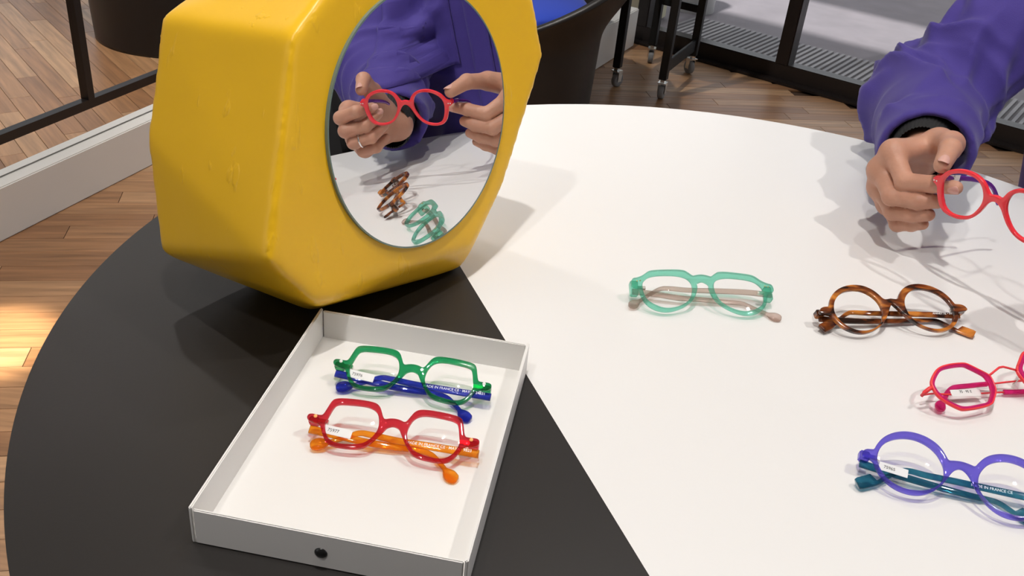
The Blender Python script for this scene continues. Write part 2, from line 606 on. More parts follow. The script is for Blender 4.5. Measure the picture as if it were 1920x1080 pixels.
# ================================================================== TABLE
tab = empty('round_table', (TC.x, TC.y, 0))
tag(tab, 'round table with a white top and a black segment, carrying the glasses', 'table')
white_top = mat('white_laminate', (0.80, 0.79, 0.775), 0.30, spec=0.35, bump=0.02, bump_scale=300)
black_top = mat('black_laminate', (0.020, 0.0175, 0.016), 0.42, spec=0.4, bump=0.03, bump_scale=400)
ca = math.radians(-66.81)
cdv = V2(ca); cn = Vector((-cdv.y, cdv.x, 0))          # cn points to the white side
P0 = Vector((-0.0513, 0.7933, 0)) - Vector((TC.x, TC.y, 0))
dc = P0.dot(cn)
half = math.sqrt(TR ** 2 - dc ** 2)
def seg_top(name, m, side, rad, z0, z1):
    a0 = math.atan2((cn * dc - cdv * half).y, (cn * dc - cdv * half).x)
    a1 = math.atan2((cn * dc + cdv * half).y, (cn * dc + cdv * half).x)
    pts = []
    if side > 0:
        while a0 < a1: a0 += 2 * math.pi
        A = np.linspace(a0, a1, 150) if False else np.linspace(a1, a1 + ((a0 - a1) % (2 * math.pi)), 150)
    else:
        A = np.linspace(a0, a0 + ((a1 - a0) % (2 * math.pi)), 110)
    for a in A:
        pts.append((rad * math.cos(a), rad * math.sin(a)))
    bm = bmesh.new()
    t = [bm.verts.new((x, y, z1)) for x, y in pts]
    b = [bm.verts.new((x, y, z0)) for x, y in pts]
    bm.faces.new(t); bm.faces.new(b[::-1])
    n = len(pts)
    for i in range(n):
        bm.faces.new((t[i], b[i], b[(i + 1) % n], t[(i + 1) % n]))
    return link(name, bm_mesh(bm, name), m, tab)
wt = seg_top('white_top', white_top, 1, TR, 0.716, 0.74)
wt['label'] = 'white laminate part of the table top'
bt = seg_top('black_top', black_top, -1, TR, 0.716, 0.74)
bt['label'] = 'black laminate segment of the table top'
blk_m = mat('black_metal', (0.012, 0.012, 0.013), 0.45)
lathe('pedestal', [(0, 0.7155), (0.2, 0.7155), (0.2, 0.70), (0.05, 0.69), (0.045, 0.10), (0.06, 0.02), (0.27, 0.012), (0.275, 0.0), (0, 0.0)], blk_m, tab)

# ================================================================== YELLOW MIRROR STAND
MN = Vector((0.81723869, -0.55405099, 0.15858254)); MO = -0.3335976547
MC = Vector((-0.08581765, 0.73620972, 0.91077854)); MR = 0.1077
stand = empty('table_mirror', (-0.16, 0.76, 0.74))
tag(stand, 'faceted yellow clay-like table mirror block with a round mirror face', 'mirror')
front = [(-0.1702, 0.6429, 1.0007), (-0.1789, 0.5865, 0.8486), (-0.1494, 0.6153, 0.7971), (-0.0398, 0.7716, 0.7786), (-0.0155, 0.8214, 0.8273),
         (0.0094, 0.8869, 0.9296), (-0.0052, 0.8816, 0.985), (-0.0433, 0.8409, 1.0386), (-0.1091, 0.7524, 1.0683), (-0.1382, 0.7031, 1.046)]
pts = [Vector(p) for p in front]
pts += [Vector(p) for p in [(-0.3010, 0.6830, 0.790), (-0.2985, 0.7300, 0.9790), (-0.3105, 0.7040, 0.885)]]
pts += [Vector(p) for p in [(-0.1765, 0.6912, 0.7403), (-0.0512, 0.7923, 0.7403), (-0.235, 0.735, 0.7403), (-0.12, 0.85, 0.7403)]]
for p in [front[4], front[5], front[6], front[7], front[8], front[9]]:
    q = Vector(p) - MN * 0.150
    q = q.lerp(Vector((-0.21, 0.80, 0.90)), 0.12)
    pts.append(q)
bm = bmesh.new()
for p in pts: bm.verts.new(p - stand.location)
r = bmesh.ops.convex_hull(bm, input=bm.verts[:])
bmesh.ops.delete(bm, geom=[v for v in bm.verts if not v.link_faces], context='VERTS')
me = bm_mesh(bm, 'hull')
tmp = bpy.data.objects.new('tmp', me); COL.objects.link(tmp)
md = tmp.modifiers.new('r', 'REMESH'); md.mode = 'VOXEL'; md.voxel_size = 0.0028
ms = tmp.modifiers.new('s', 'SMOOTH'); ms.iterations = 40; ms.factor = 0.5
dg = bpy.context.evaluated_depsgraph_get()
body_me = bpy.data.meshes.new_from_object(tmp.evaluated_get(dg))
bpy.data.objects.remove(tmp)
# keep the mirror face flat under the glass, add trowel marks to the mesh
nrm = np.empty(len(body_me.vertices) * 3, np.float32)
body_me.vertices.foreach_get('normal', nrm)
nrm = nrm.reshape(-1, 3)
for iv, v in enumerate(body_me.vertices):
    p = v.co + stand.location
    n = noise.noise(p * 28) * 0.0003 + noise.noise(p * 9) * 0.0012
    d = MN.dot(p) - MO
    if d < -0.006:
        v.co += Vector(nrm[iv]) * n
yel = mat('yellow_clay', (0.88, 0.505, 0.014), 0.36, spec=0.4, noise_scale=9, noise_amt=0.05)
nt = yel.node_tree; b = nt.nodes['Principled BSDF']
tc = nt.nodes.new('ShaderNodeTexCoord')
vn = nt.nodes.new('ShaderNodeTexNoise'); vn.inputs['Scale'].default_value = 70; vn.inputs['Detail'].default_value = 6
mpn = nt.nodes.new('ShaderNodeMapping'); mpn.inputs['Scale'].default_value = (42, 42, 13)
sc = nt.nodes.new('ShaderNodeTexNoise'); sc.inputs['Scale'].default_value = 1.6; sc.inputs['Detail'].default_value = 3
rp = nt.nodes.new('ShaderNodeValToRGB'); rp.color_ramp.elements[0].position = 0.645; rp.color_ramp.elements[1].position = 0.70
sm = nt.nodes.new('ShaderNodeMath'); sm.operation = 'MULTIPLY_ADD'; sm.inputs[1].default_value = 0.30
bp = nt.nodes.new('ShaderNodeBump'); bp.inputs['Strength'].default_value = 0.34; bp.inputs['Distance'].default_value = 0.0012
L = nt.links.new
L(tc.outputs['Object'], vn.inputs['Vector']); L(tc.outputs['Object'], mpn.inputs[0]); L(mpn.outputs[0], sc.inputs['Vector'])
L(sc.outputs['Fac'], rp.inputs[0]); L(vn.outputs['Fac'], sm.inputs[0]); L(rp.outputs[0], sm.inputs[2]); L(sm.outputs[0], bp.inputs['Height']); L(bp.outputs[0], b.inputs['Normal'])
link('body', body_me, yel, stand, True)
# scratches and dents drawn with a trowel: thin raised ridges on the left face
Rm = MN.to_track_quat('Z', 'Y').to_matrix().to_4x4()
gl = lathe('mirror_glass', [(0, 0.0), (MR, 0.0), (MR, -0.004), (0, -0.004)], mirror_m, stand, 128, False)
gl.matrix_local = Matrix.Translation(MC - stand.location) @ Rm
gl['label'] = 'round mirror glass'
rim = lathe('glass_edge', [(MR - 0.0008, 0.0001), (MR + 0.0006, 0.0001), (MR + 0.0006, -0.0046), (MR - 0.0008, -0.0046)], mat('glass_edge', (0.16, 0.22, 0.19), 0.15), gl, 128, False)

# ================================================================== TRAY
tray = empty('tray', (-0.0833, 0.5232, 0.74), math.radians(-6.8))
tag(tray, 'white open tray holding the green and the red glasses on the black segment', 'tray')
tw, td, th, tt = 0.177, 0.239, 0.030, 0.0022
tm = mat('tray_white', (0.78, 0.765, 0.74), 0.4, spec=0.35)
box('tray_floor', (0, 0, 0.0015), (tw - 0.002, td - 0.002, 0.0025), tm, tray)
for s in (-1, 1):
    box('side_wall', (s * (tw / 2 - tt / 2), 0, 0.0006 + th / 2), (tt, td, th), tm, tray, bevel=0.0007)
box('back_wall', (0, td / 2 - tt / 2, 0.0006 + th / 2 - 0.0008), (tw - 2 * tt - 0.0012, tt, th - 0.0015), tm, tray, bevel=0.0007)
fwall = box('front_wall', (0, -td / 2 + tt / 2, 0.0006 + th / 2 - 0.0008), (tw - 2 * tt - 0.0012, tt, th - 0.0015), tm, tray, bevel=0.0007)
but = lathe('button', [(0, 0.0016), (0.0022, 0.0014), (0.0036, 0.0006), (0.0042, -0.0002), (0.0042, -0.002), (0, -0.002)], mat('black_plastic', (0.01, 0.01, 0.01), 0.3), tray, 32)
but.rotation_euler = (math.radians(90), 0, 0)
but.location = (-0.0035, -td / 2 - 0.0003, 0.0135)

# ================================================================== GLASSES (local outlines in millimetres)
GD = {
 'maya': dict(
  pos=[-0.071,0.5859,0.74],
  rot=-5.47,
  hz=21.0,
  half=[[-0.5,9.1],[-3.8,8.7],[-7.2,7.4],[-8.8,8.7],[-10.6,12.5],[-13.0,16.9],[-17.0,19.2],[-26.8,19.6],[-37.5,19.1],[-45.4,18.0],[-48.4,15.8],[-50.5,8.5],[-51.8,4.2],[-53.6,3.0],[-62.9,3.7],[-63.0,-2.2],[-52.7,-3.3],[-51.0,-6.9],[-47.4,-13.3],[-44.1,-16.9],[-39.7,-18.4],[-32.2,-18.7],[-22.9,-17.9],[-17.5,-16.1],[-12.9,-11.4],[-9.0,-5.6],[-5.9,-0.8],[-4.4,1.9],[-1.0,3.7]],
  hole=[[-48.2,1.8],[-46.1,10.5],[-43.8,13.9],[-34.3,14.9],[-23.6,15.4],[-17.4,14.3],[-13.5,11.4],[-11.3,6.5],[-10.4,1.3],[-11.1,-3.5],[-14.5,-9.3],[-18.8,-13.1],[-26.7,-15.2],[-36.1,-15.9],[-41.7,-14.6],[-45.9,-10.7],[-48.6,-5.4],[-49.1,-0.7]],
  tA=[[63.7,-3.9,14.0],[33.1,-3.1,12.5],[6.5,-2.0,11.0],[-15.7,1.3,9.5],[-24.7,2.7,8.0],[-31.9,-2.4,7.8],[-40.0,-7.8,7.5],[-47.6,-11.2,7.2],[-56.4,-13.8,7.0]],
  tB=[[-60.0,-3.7,14.0],[-41.2,-3.8,12.5],[-19.5,-4.8,11.0],[1.6,-3.9,9.5],[17.1,-1.3,8.0],[29.3,-3.8,7.8],[38.4,-12.2,7.5],[46.5,-21.5,7.2],[52.3,-24.6,7.0]],
 ),
 'mint': dict(
  pos=[0.1804,0.764,0.74],
  rot=6.18,
  hz=18.0,
  half=[[2.2,19.7],[-6.9,18.2],[-8.8,17.3],[-12.8,20.9],[-17.9,24.1],[-40.3,22.7],[-50.2,21.3],[-53.9,18.7],[-57.8,15.3],[-63.3,12.7],[-68.4,11.7],[-69.4,3.4],[-62.2,1.4],[-61.5,-3.0],[-59.8,-9.9],[-56.0,-15.6],[-50.3,-20.2],[-41.9,-22.7],[-33.2,-22.3],[-22.3,-17.9],[-14.7,-12.6],[-9.8,-7.4],[-6.7,-0.3],[-5.3,5.6],[-6.2,8.8],[-2.3,11.5],[2.2,12.2]],
  hole=[[-57.4,8.7],[-52.6,14.0],[-45.3,16.4],[-34.6,17.5],[-23.0,17.6],[-15.2,15.5],[-11.2,11.1],[-10.1,5.6],[-11.3,-1.5],[-14.2,-7.6],[-18.2,-12.3],[-25.6,-16.6],[-33.7,-18.9],[-41.5,-18.8],[-49.0,-15.7],[-54.8,-11.6],[-57.4,-6.8],[-58.6,0.1],[-58.6,5.1]],
  tA=[[70.3,10.6,11.0],[47.6,14.5,9.5],[21.0,15.6,8.0],[-10.3,16.3,6.5],[-26.4,19.9,5.0],[-36.4,19.0,4.8],[-49.1,8.8,4.5],[-58.5,0.3,4.2],[-70.8,-10.0,4.0]],
  tB=[[-66.3,7.7,11.0],[-44.1,6.7,9.7],[-22.2,4.0,8.3],[0.5,4.7,7.0],[18.8,5.0,5.7],[39.6,4.6,4.9],[46.6,0.6,4.7],[56.8,-8.0,4.4],[66.9,-16.1,4.2],[73.1,-18.0,4.0]],
 ),
 'tort': dict(
  pos=[0.3601,0.763,0.74],
  rot=12.5,
  hz=20.0,
  half=[[3.7,12.3],[-2.4,11.8],[-7.3,11.3],[-10.4,16.5],[-15.2,22.1],[-23.3,26.8],[-32.4,28.1],[-41.2,27.2],[-49.7,24.2],[-56.8,19.3],[-62.0,12.9],[-65.1,5.6],[-65.9,4.9],[-71.4,4.7],[-75.6,2.4],[-77.2,-2.5],[-65.6,-3.9],[-65.0,-6.6],[-62.5,-11.9],[-57.8,-17.5],[-50.9,-22.0],[-41.5,-24.4],[-31.9,-23.2],[-22.0,-18.7],[-14.4,-12.6],[-8.8,-5.9],[-4.7,0.9],[-1.2,5.6],[2.9,7.1]],
  hole=[[-60.9,4.0],[-57.9,10.9],[-51.8,17.2],[-44.0,21.1],[-35.1,22.4],[-26.0,21.3],[-18.1,16.1],[-13.3,9.0],[-12.2,1.1],[-13.5,-5.8],[-17.2,-12.5],[-23.6,-17.7],[-32.0,-20.8],[-40.5,-21.4],[-49.0,-19.0],[-55.8,-14.0],[-60.3,-7.7],[-61.8,-1.8]],
  tA=[[71.1,0.0,11.0],[38.0,4.3,9.5],[6.5,7.7,8.0],[-20.1,10.9,6.5],[-31.2,14.4,5.0],[-38.3,13.4,4.8],[-51.5,4.0,4.5],[-62.2,-4.5,4.2],[-73.4,-10.6,4.0]],
  tB=[[-73.9,2.0,11.0],[-54.6,0.8,9.5],[-26.2,0.1,8.0],[13.3,1.7,6.5],[42.4,4.1,5.0],[51.6,3.0,4.8],[57.3,-4.0,4.5],[63.3,-13.3,4.2],[73.9,-24.1,4.0]],
 ),
 'violet': dict(
  pos=[0.3395,0.5313,0.74],
  rot=-12.96,
  hz=20.0,
  half=[[-0.3,11.8],[-6.1,10.9],[-9.3,10.0],[-11.3,13.6],[-15.2,18.9],[-20.6,23.0],[-28.2,25.7],[-36.4,26.3],[-43.8,24.9],[-51.0,21.4],[-56.6,16.3],[-60.2,10.2],[-61.8,5.3],[-63.1,4.6],[-68.9,3.7],[-71.3,-3.0],[-62.0,-3.2],[-59.7,-9.1],[-56.4,-14.0],[-51.6,-18.4],[-45.5,-21.7],[-38.2,-23.3],[-31.0,-23.1],[-25.3,-21.4],[-19.1,-17.7],[-13.7,-11.4],[-10.3,-6.4],[-7.7,-0.8],[-4.3,4.1],[-0.5,6.6]],
  hole=[[-59.3,-1.4],[-58.7,4.6],[-56.2,10.4],[-52.0,15.0],[-45.6,18.7],[-38.3,20.8],[-30.8,20.7],[-23.3,18.0],[-17.9,14.0],[-14.0,8.3],[-11.9,3.1],[-11.6,-2.6],[-13.1,-8.0],[-17.2,-13.1],[-22.7,-17.1],[-29.1,-19.2],[-36.9,-20.1],[-44.3,-18.9],[-50.3,-16.0],[-55.1,-11.2],[-58.1,-6.2]],
  tA=[[80.8,6.6,11.0],[47.2,5.6,9.7],[22.7,5.4,8.3],[1.3,5.7,7.0],[-20.3,5.9,5.7],[-31.9,7.4,4.9],[-38.7,5.1,4.7],[-48.2,-3.5,4.4],[-56.0,-12.2,4.2],[-68.9,-21.6,4.0]],
  tB=[[-69.7,-0.8,11.0],[-51.7,-1.1,9.5],[-21.7,-2.1,8.0],[7.9,-1.7,6.5],[23.1,0.7,5.0],[31.6,-0.3,4.8],[38.1,-4.9,4.5],[46.2,-11.5,4.2],[52.4,-16.4,4.0]],
 ),
 'octagon': dict(
  pos=[0.4212,0.663,0.74],
  rot=23.91,
  hz=20.0,
  half=[[4.9,9.0],[3.7,9.1],[-10.6,5.3],[-19.2,12.4],[-26.7,18.6],[-30.7,20.1],[-44.7,21.2],[-56.5,20.3],[-65.3,15.2],[-72.4,8.8],[-72.9,4.1],[-72.6,-3.0],[-67.5,-10.0],[-58.1,-17.7],[-54.4,-19.3],[-38.9,-20.1],[-25.5,-19.4],[-21.5,-17.1],[-13.9,-10.1],[-11.8,-6.3],[-10.5,0.4],[-10.6,5.3]],
  hole=[[-69.9,7.7],[-63.2,13.4],[-56.3,17.5],[-45.0,18.1],[-32.4,17.4],[-29.3,15.8],[-22.9,10.6],[-17.0,5.7],[-16.1,2.1],[-16.1,-4.2],[-18.4,-9.4],[-23.1,-14.0],[-27.2,-17.1],[-37.1,-17.3],[-52.9,-16.9],[-58.9,-13.8],[-65.5,-8.0],[-69.6,-1.9],[-70.8,3.8]],
  tA=[[76.4,-5.0,11.0],[46.6,-0.4,10.0],[20.8,4.3,9.0],[5.2,7.0,8.0],[-2.3,9.2,7.0],[-9.8,11.4,6.0],[-18.4,13.4,5.0],[-27.8,14.8,4.8],[-34.4,14.8,4.7],[-43.6,11.0,4.5],[-52.3,5.1,4.3],[-58.6,0.9,4.2],[-68.4,-5.5,4.0]],
  tB=[[-69.8,9.2,11.0],[-60.8,9.7,9.8],[-46.5,6.3,8.6],[-17.6,1.6,7.4],[-8.1,1.4,6.2],[9.4,-0.3,5.0],[28.5,-4.5,4.8],[45.4,-8.1,4.6],[48.9,-13.0,4.4],[43.7,-24.1,4.2],[39.3,-32.0,4.0]],
 ),
 'hand': dict(
  O=[0.4445,0.8211,0.8569],
  u=[0.544,-0.8304,0.12],
  v=[-0.1966,0.0129,0.9804],
  w=[-0.8157,-0.557,-0.1562],
  half=[[0.5,3.5],[-1.7,3.4],[-5.5,2.3],[-7.6,4.5],[-11.4,11.1],[-16.7,15.6],[-25.2,18.8],[-35.8,19.2],[-46.2,16.5],[-54.1,12.3],[-58.3,7.2],[-60.7,4.5],[-67.7,2.6],[-68.2,-3.4],[-62.9,-5.3],[-61.8,-13.3],[-59.4,-22.0],[-56.1,-28.1],[-50.5,-32.1],[-41.6,-33.8],[-31.9,-33.0],[-22.8,-29.3],[-15.6,-22.3],[-10.9,-14.8],[-7.4,-7.9],[-3.4,-3.8],[-0.5,-2.6]],
  hole=[[-56.9,-8.1],[-56.7,0.2],[-53.3,6.5],[-46.7,11.6],[-36.4,15.1],[-25.8,15.0],[-18.5,12.2],[-14.2,6.8],[-12.0,-0.4],[-12.4,-8.5],[-16.4,-16.7],[-21.3,-23.7],[-27.8,-28.3],[-37.1,-30.4],[-44.6,-30.1],[-51.3,-26.4],[-54.9,-18.1]],
 ),
}
TILT = math.radians(28)
WN_ = Vector((0, -math.sin(TILT), math.cos(TILT)))
VN_ = Vector((0, math.cos(TILT), math.sin(TILT)))
MM = 0.001
lens_m = clear_glass('demo_lens', (0.985, 0.99, 0.99), 1.22)
metal_m = mat('hinge_metal', (0.75, 0.72, 0.66), 0.25, 1.0)
gold_m = mat('gold_pin', (0.85, 0.62, 0.28), 0.25, 1.0)
sticker_m = mat('white_sticker', (0.82, 0.81, 0.80), 0.5)
ink_w = mat('white_ink', (0.85, 0.85, 0.85), 0.5)
ink_b = mat('black_ink', (0.02, 0.02, 0.02), 0.6)

def outline(half):
    h = [(min(a, 0.0) if a > -0.6 else a, b) for a, b in half]
    h[0] = (0.0, h[0][1]); h[-1] = (0.0, h[-1][1])
    return [(a * MM, b * MM) for a, b in h] + [(-a * MM, b * MM) for a, b in h[::-1][1:-1]]

def frame_front(D, m, root, thick=0.0042, rot=True, hz=0.0, bev=0.0008, lens=True):
    hole = [(a * MM, b * MM) for a, b in D['hole']]
    loops = [chaikin(outline(D['half']), 2), chaikin(hole, 2), chaikin([(-a, b) for a, b in hole[::-1]], 2)]
    f = flat_shape('frame_front', loops, thick, bev, m, root)
    if rot:
        f.rotation_euler = (TILT, 0, 0)
        f.location = Vector((0, 0, hz)) - WN_ * (thick / 2)
    if lens:
        for s in (1, -1):
            lp = [(a * s * 1.004, b) for a, b in hole]
            if s < 0: lp = lp[::-1]
            l = flat_shape('lens', [chaikin(lp, 2)], 0.0014, 0.0002, lens_m, root)
            l.matrix_local = f.matrix_local.copy()
    return f

def temple(root, pts, m, tip, sgn, wid=(6.2, 4.8), thick=3.0, lift=0.0, up=None):
    P = [Vector(p) * MM for p in pts]
    n0 = len(P)
    for i, p in enumerate(P):
        f = i / (n0 - 1)
        p.z += lift * math.sin(math.pi * f)
    path = catmull(P, 7)
    n = len(path)
    W, T, O = [], [], []
    L = [0.0]
    for a, b in zip(path, path[1:]): L.append(L[-1] + (b - a).length)
    tot = L[-1]
    for i in range(n):
        f = L[i] / tot
        e = tot - L[i]                      # distance to the tip
        w_ = wid[0] + (wid[1] - wid[0]) * min(1, f / 0.6)
        t_ = thick
        o_ = 0.0
        if f > 0.62: w_ = wid[1] * (1 - 0.25 * min(1, (f - 0.62) / 0.2))
        if tip == 'drop':
            if e < 0.014:
                k = e / 0.014
                w_ = max(w_, 9.5 * math.sin(math.pi * min(1, 0.16 + 0.84 * k)) ** 0.7) if k > 0.02 else 3.6
                t_ = thick * (1 + 0.25 * math.sin(math.pi * k))
        elif tip == 'paddle':
            if e < 0.015:
                w_ = 9.8 if e > 0.0012 else 8.2
                o_ = sgn * 2.9
                t_ = thick * 1.1
        W.append(w_ * MM); T.append(t_ * MM); O.append(o_ * MM)
    return sweep('temple', path, W, T, up or WN_, m, root, 14, O, 0.62)

def on_temple(root, pts, i0, i1, obj, off_n, off_v=0.0, flip=False):
    a, b = Vector(pts[i0]) * MM, Vector(pts[i1]) * MM
    x = (b - a).normalized()
    if x.x < 0: x = -x
    z = (WN_ - x * WN_.dot(x)).normalized()
    y = z.cross(x)
    Mx = Matrix((x, y, z)).transposed().to_4x4()
    Mx.translation = (a + b) / 2 + z * off_n + y * off_v
    obj.matrix_local = Mx

def endpieces(D, m, root, hz, depth=0.008, pins=None, pin_m=None):
    xs = sorted(D['half'], key=lambda q: q[0])
    xe = xs[0][0]; ys = [q[1] for q in D['half'] if q[0] < xe + 9]
    y0, y1 = min(ys), max(ys)
    for s in (1, -1):
        bm = bmesh.new()
        box_bm(bm, (0, 0, 0), (0.0075, (y1 - y0) * MM * 0.92, depth))
        bmesh.ops.bevel(bm, geom=bm.edges[:], offset=0.0009, segments=2, affect='EDGES')
        o = link('endpiece', bm_mesh(bm, 'endpiece'), m, root)
        o.rotation_euler = (TILT, 0, 0)
        o.location = Vector((s * (xe + 4.2) * MM, 0, hz)) + VN_ * ((y0 + y1) / 2 * MM) - WN_ * (0.0046 + depth / 2)
        h = box('hinge', (0, 0, 0), (0.008, 0.0032, 0.003), metal_m, root, bevel=0.0004)
        h.rotation_euler = (TILT, 0, 0)
        h.location = Vector((s * (xe + 11) * MM, 0, hz)) + VN_ * ((y0 + y1) / 2 * MM) - WN_ * 0.0065
        for pxy in (pins or []):
            d = lathe('rivet', [(0, 0.0003), (pxy[2] * MM * 0.8, 0.00028), (pxy[2] * MM, 0.0), (pxy[2] * MM, -0.0006), (0, -0.0006)], pin_m, root, 16)
            d.rotation_euler = (TILT, 0, 0)
            d.location = Vector((-s * pxy[0] * MM, 0, hz)) + VN_ * (pxy[1] * MM) + WN_ * 0.0001

def make_glasses(name, key, label, fm, tmat, tip, pos=None, rot=None, dz=0.0, pins=None, pin_m=None, code=None, print_=None, wid=(6.2, 4.8), ti=None):
    D = GD[key]
    p = Vector(pos or D['pos']); p.z = 0.74 + dz
    root = empty(name, p, math.radians(D['rot'] if rot is None else rot))
    tag(root, label, 'glasses', 'glasses on the table')
    hz = D['hz'] * MM - dz
    frame_front(D, fm, root, hz=hz)
    endpieces(D, fm, root, hz, pins=pins, pin_m=pin_m)
    A = [(a, b, max(c - dz * 1000, 2.4)) for a, b, c in D['tA']]
    B = [(a, b, max(c - dz * 1000 - 1.0, 2.0)) for a, b, c in D['tB']]
    temple(root, A, tmat, tip, -1, wid, lift=0.0028)
    temple(root, B, tmat, tip, 1, wid)
    if code:
        st = box('price_sticker', (0, 0, 0), (0.021, 0.0066, 0.0003), sticker_m, root, bevel=0.0001)
        on_temple(root, B, 0, 2, st, 0.0021, 0.0022)
        t = text_mesh('sticker_print', code, 0.0034, ink_b, st)
        t.location = (-0.003, 0, 0.0002)
    if print_:
        t = text_mesh('temple_print', print_, 0.0030, ink_w, root, 0.004)
        on_temple(root, A, *(ti or (0, 2)), t, 0.0036, 0.0004)
    return root

green_a = acetate('green_acetate', (0.02, 0.36, 0.13), 0.12)
blue_a = acetate('blue_acetate', (0.03, 0.05, 0.50), 0.15)
red_a = acetate('red_acetate', (0.66, 0.035, 0.055), 0.12)
orange_a = acetate('orange_acetate', (0.97, 0.36, 0.02), 0.12)
mint_a = acetate('mint_acetate', (0.28, 0.74, 0.58), 0.10)
rose_a = acetate('rose_clear_acetate', (0.68, 0.54, 0.48), 0.08)
violet_a = acetate('violet_acetate', (0.19, 0.15, 0.74), 0.18)
petrol_a = acetate('petrol_acetate', (0.03, 0.20, 0.30), 0.15)
pink_a = acetate('pink_acetate', (0.80, 0.03, 0.24), 0.35)
purple_a = acetate('purple_acetate', (0.22, 0.04, 0.40), 0.5)
tor = tortoise()

make_glasses('eyeglasses', 'maya', 'transparent green glasses with dark blue temples in the tray', green_a, blue_a, 'drop', dz=0.0028,
             pins=[(57.0, 1.6, 1.35)], pin_m=sticker_m, code='75976', print_='MADE IN FRANCE CE \u00b7 MAYA \u00b7 24B31')
make_glasses('eyeglasses', 'maya', 'transparent red glasses with orange temples in the tray', red_a, orange_a, 'drop', pos=(-0.0750, 0.5180, 0.74), rot=-4.48, dz=0.0028,
             pins=[(57.0, 1.6, 1.35)], pin_m=mat('orange_pin', (0.95, 0.45, 0.12), 0.3), code='75977', print_='MADE IN FRANCE CE \u00b7 MAYA \u00b7 9B23')
make_glasses('eyeglasses', 'mint', 'mint green transparent glasses with clear rose temples on the white top', mint_a, rose_a, 'drop',
             pins=[(63.5, 8.5, 0.7), (60.5, 9.2, 0.7)], pin_m=gold_m)
make_glasses('eyeglasses', 'tort', 'round brown tortoiseshell glasses on the white top', tor, tor, 'paddle', print_='ANNETTE \u2022 0930', ti=(0, 1))
make_glasses('eyeglasses', 'violet', 'round violet transparent glasses with petrol blue temples at the near right', violet_a, petrol_a, 'paddle', code='75965', print_='MADE IN FRANCE CE', ti=(1, 3))

# octagonal metal pair
D = GD['octagon']
rr = math.radians(D['rot'])
cx = 4.9
root = empty('eyeglasses', Vector((D['pos'][0], D['pos'][1], 0.74)) + Vector((math.cos(rr), math.sin(rr), 0)) * cx * MM, rr)
tag(root, 'octagonal coral metal glasses with bright pink inner rims and tips', 'glasses', 'glasses on the table')
coral = mat('coral_metal', (0.85, 0.045, 0.055), 0.3)
hz = D['hz'] * MM
to3 = lambda a, b, c=0.0: Vector((a * MM, 0, hz)) + VN_ * (b * MM) + WN_ * (c * MM)
ring = [(a - cx, b) for a, b in D['half'][2:-1]]
hole = [(a - cx, b) for a, b in D['hole']]
for s in (1, -1):
    rp = [to3(a * s, b) for a, b in ring]
    # rounded corners on the wire
    q = chaikin([(a * s, b) for a, b in ring], 2)
    rp = [to3(a, b) for a, b in q] + [to3(*q[0]), to3(*q[1])]
    sweep('metal_rim', rp, [0.0019] * len(rp), [0.0030] * len(rp), WN_, coral, root, 10, None, 0.7)
    lo = chaikin([(a * s * MM, b * MM) for a, b in ring], 2)
    li = chaikin([(a * s * MM, b * MM) for a, b in hole], 2)
    f = flat_shape('inner_rim', [lo, li], 0.0026, 0.0004, pink_a, root)
    f.rotation_euler = (TILT, 0, 0); f.location = (0, 0, hz)
    l = flat_shape('lens', [li], 0.0014, 0.0002, lens_m, root)
    l.rotation_euler = (TILT, 0, 0); l.location = (0, 0, hz)
    xe, ye = -77.3, 5.0
    tube('endpiece', [to3(xe * s, ye), to3((xe - 3) * s, ye - 0.5, -1), to3((xe - 7) * s, ye - 2, -4), to3((xe - 7.5) * s, ye - 3, -8)], [0.0016, 0.0018, 0.0018, 0.0014], coral, root)
    tube('pad_arm', [to3(-15.5 * s, -2, -1), to3(-13.5 * s, -3.5, -5), to3(-11 * s, -4, -7)], 0.0005, metal_m, root, 6)
    bm = bmesh.new()
    bmesh.ops.create_uvsphere(bm, u_segments=16, v_segments=10, radius=1)
    pd = link('nose_pad', bm_mesh(bm, 'nose_pad'), clear_glass('clear_pad', (0.93, 0.9, 0.9), 1.45), root, True)
    pd.scale = (0.0015, 0.0062, 0.0032); pd.rotation_euler = (TILT, 0.5 * s, -0.35 * s)
    pd.location = to3(-10 * s, -4.5, -7)
tube('bridge', [to3(-15.5, 5.3, 0), to3(-8, 8.0, 1.0), to3(-2.2, 10.0, 1.6), to3(2.2, 10.0, 1.6), to3(8, 8.0, 1.0), to3(15.5, 5.3, 0)], 0.0010, coral, root)
for key, sg in (('tA', -1), ('tB', 1)):
    P = [(a - cx, b, max(c, 2.6) + (1.5 if key == 'tA' else -0.4)) for a, b, c in D[key]]
    if key == 'tB': P = [(-80.5, 9.0, 11)] + P[1:7] + [(45, -6, 4.6), (57, -12, 4.4), (66, -20, 4.2), (72, -26, 4.0)]
    if key == 'tA': P = [(80.5, -3, 11)] + P[1:]
    wire = [Vector(p) * MM for p in P[:6]]
    tube('temple_wire', catmull(wire, 4), 0.0008, coral, root)
    k = 4 if key == 'tA' else 5
    temple(root, P[k:], pink_a, 'drop', sg, (4.4, 4.4), 3.2)
st = box('price_sticker', (0, 0, 0), (0.029, 0.0062, 0.0003), sticker_m, root)
on_temple(root, [(a - cx, b, c) for a, b, c in D['tB']], 2, 3, st, 0.0016)
t = text_mesh('sticker_print', '75 \u00b7 95 E', 0.0034, ink_b, st)
t.location = (0.0, 0.001, 0.0002)

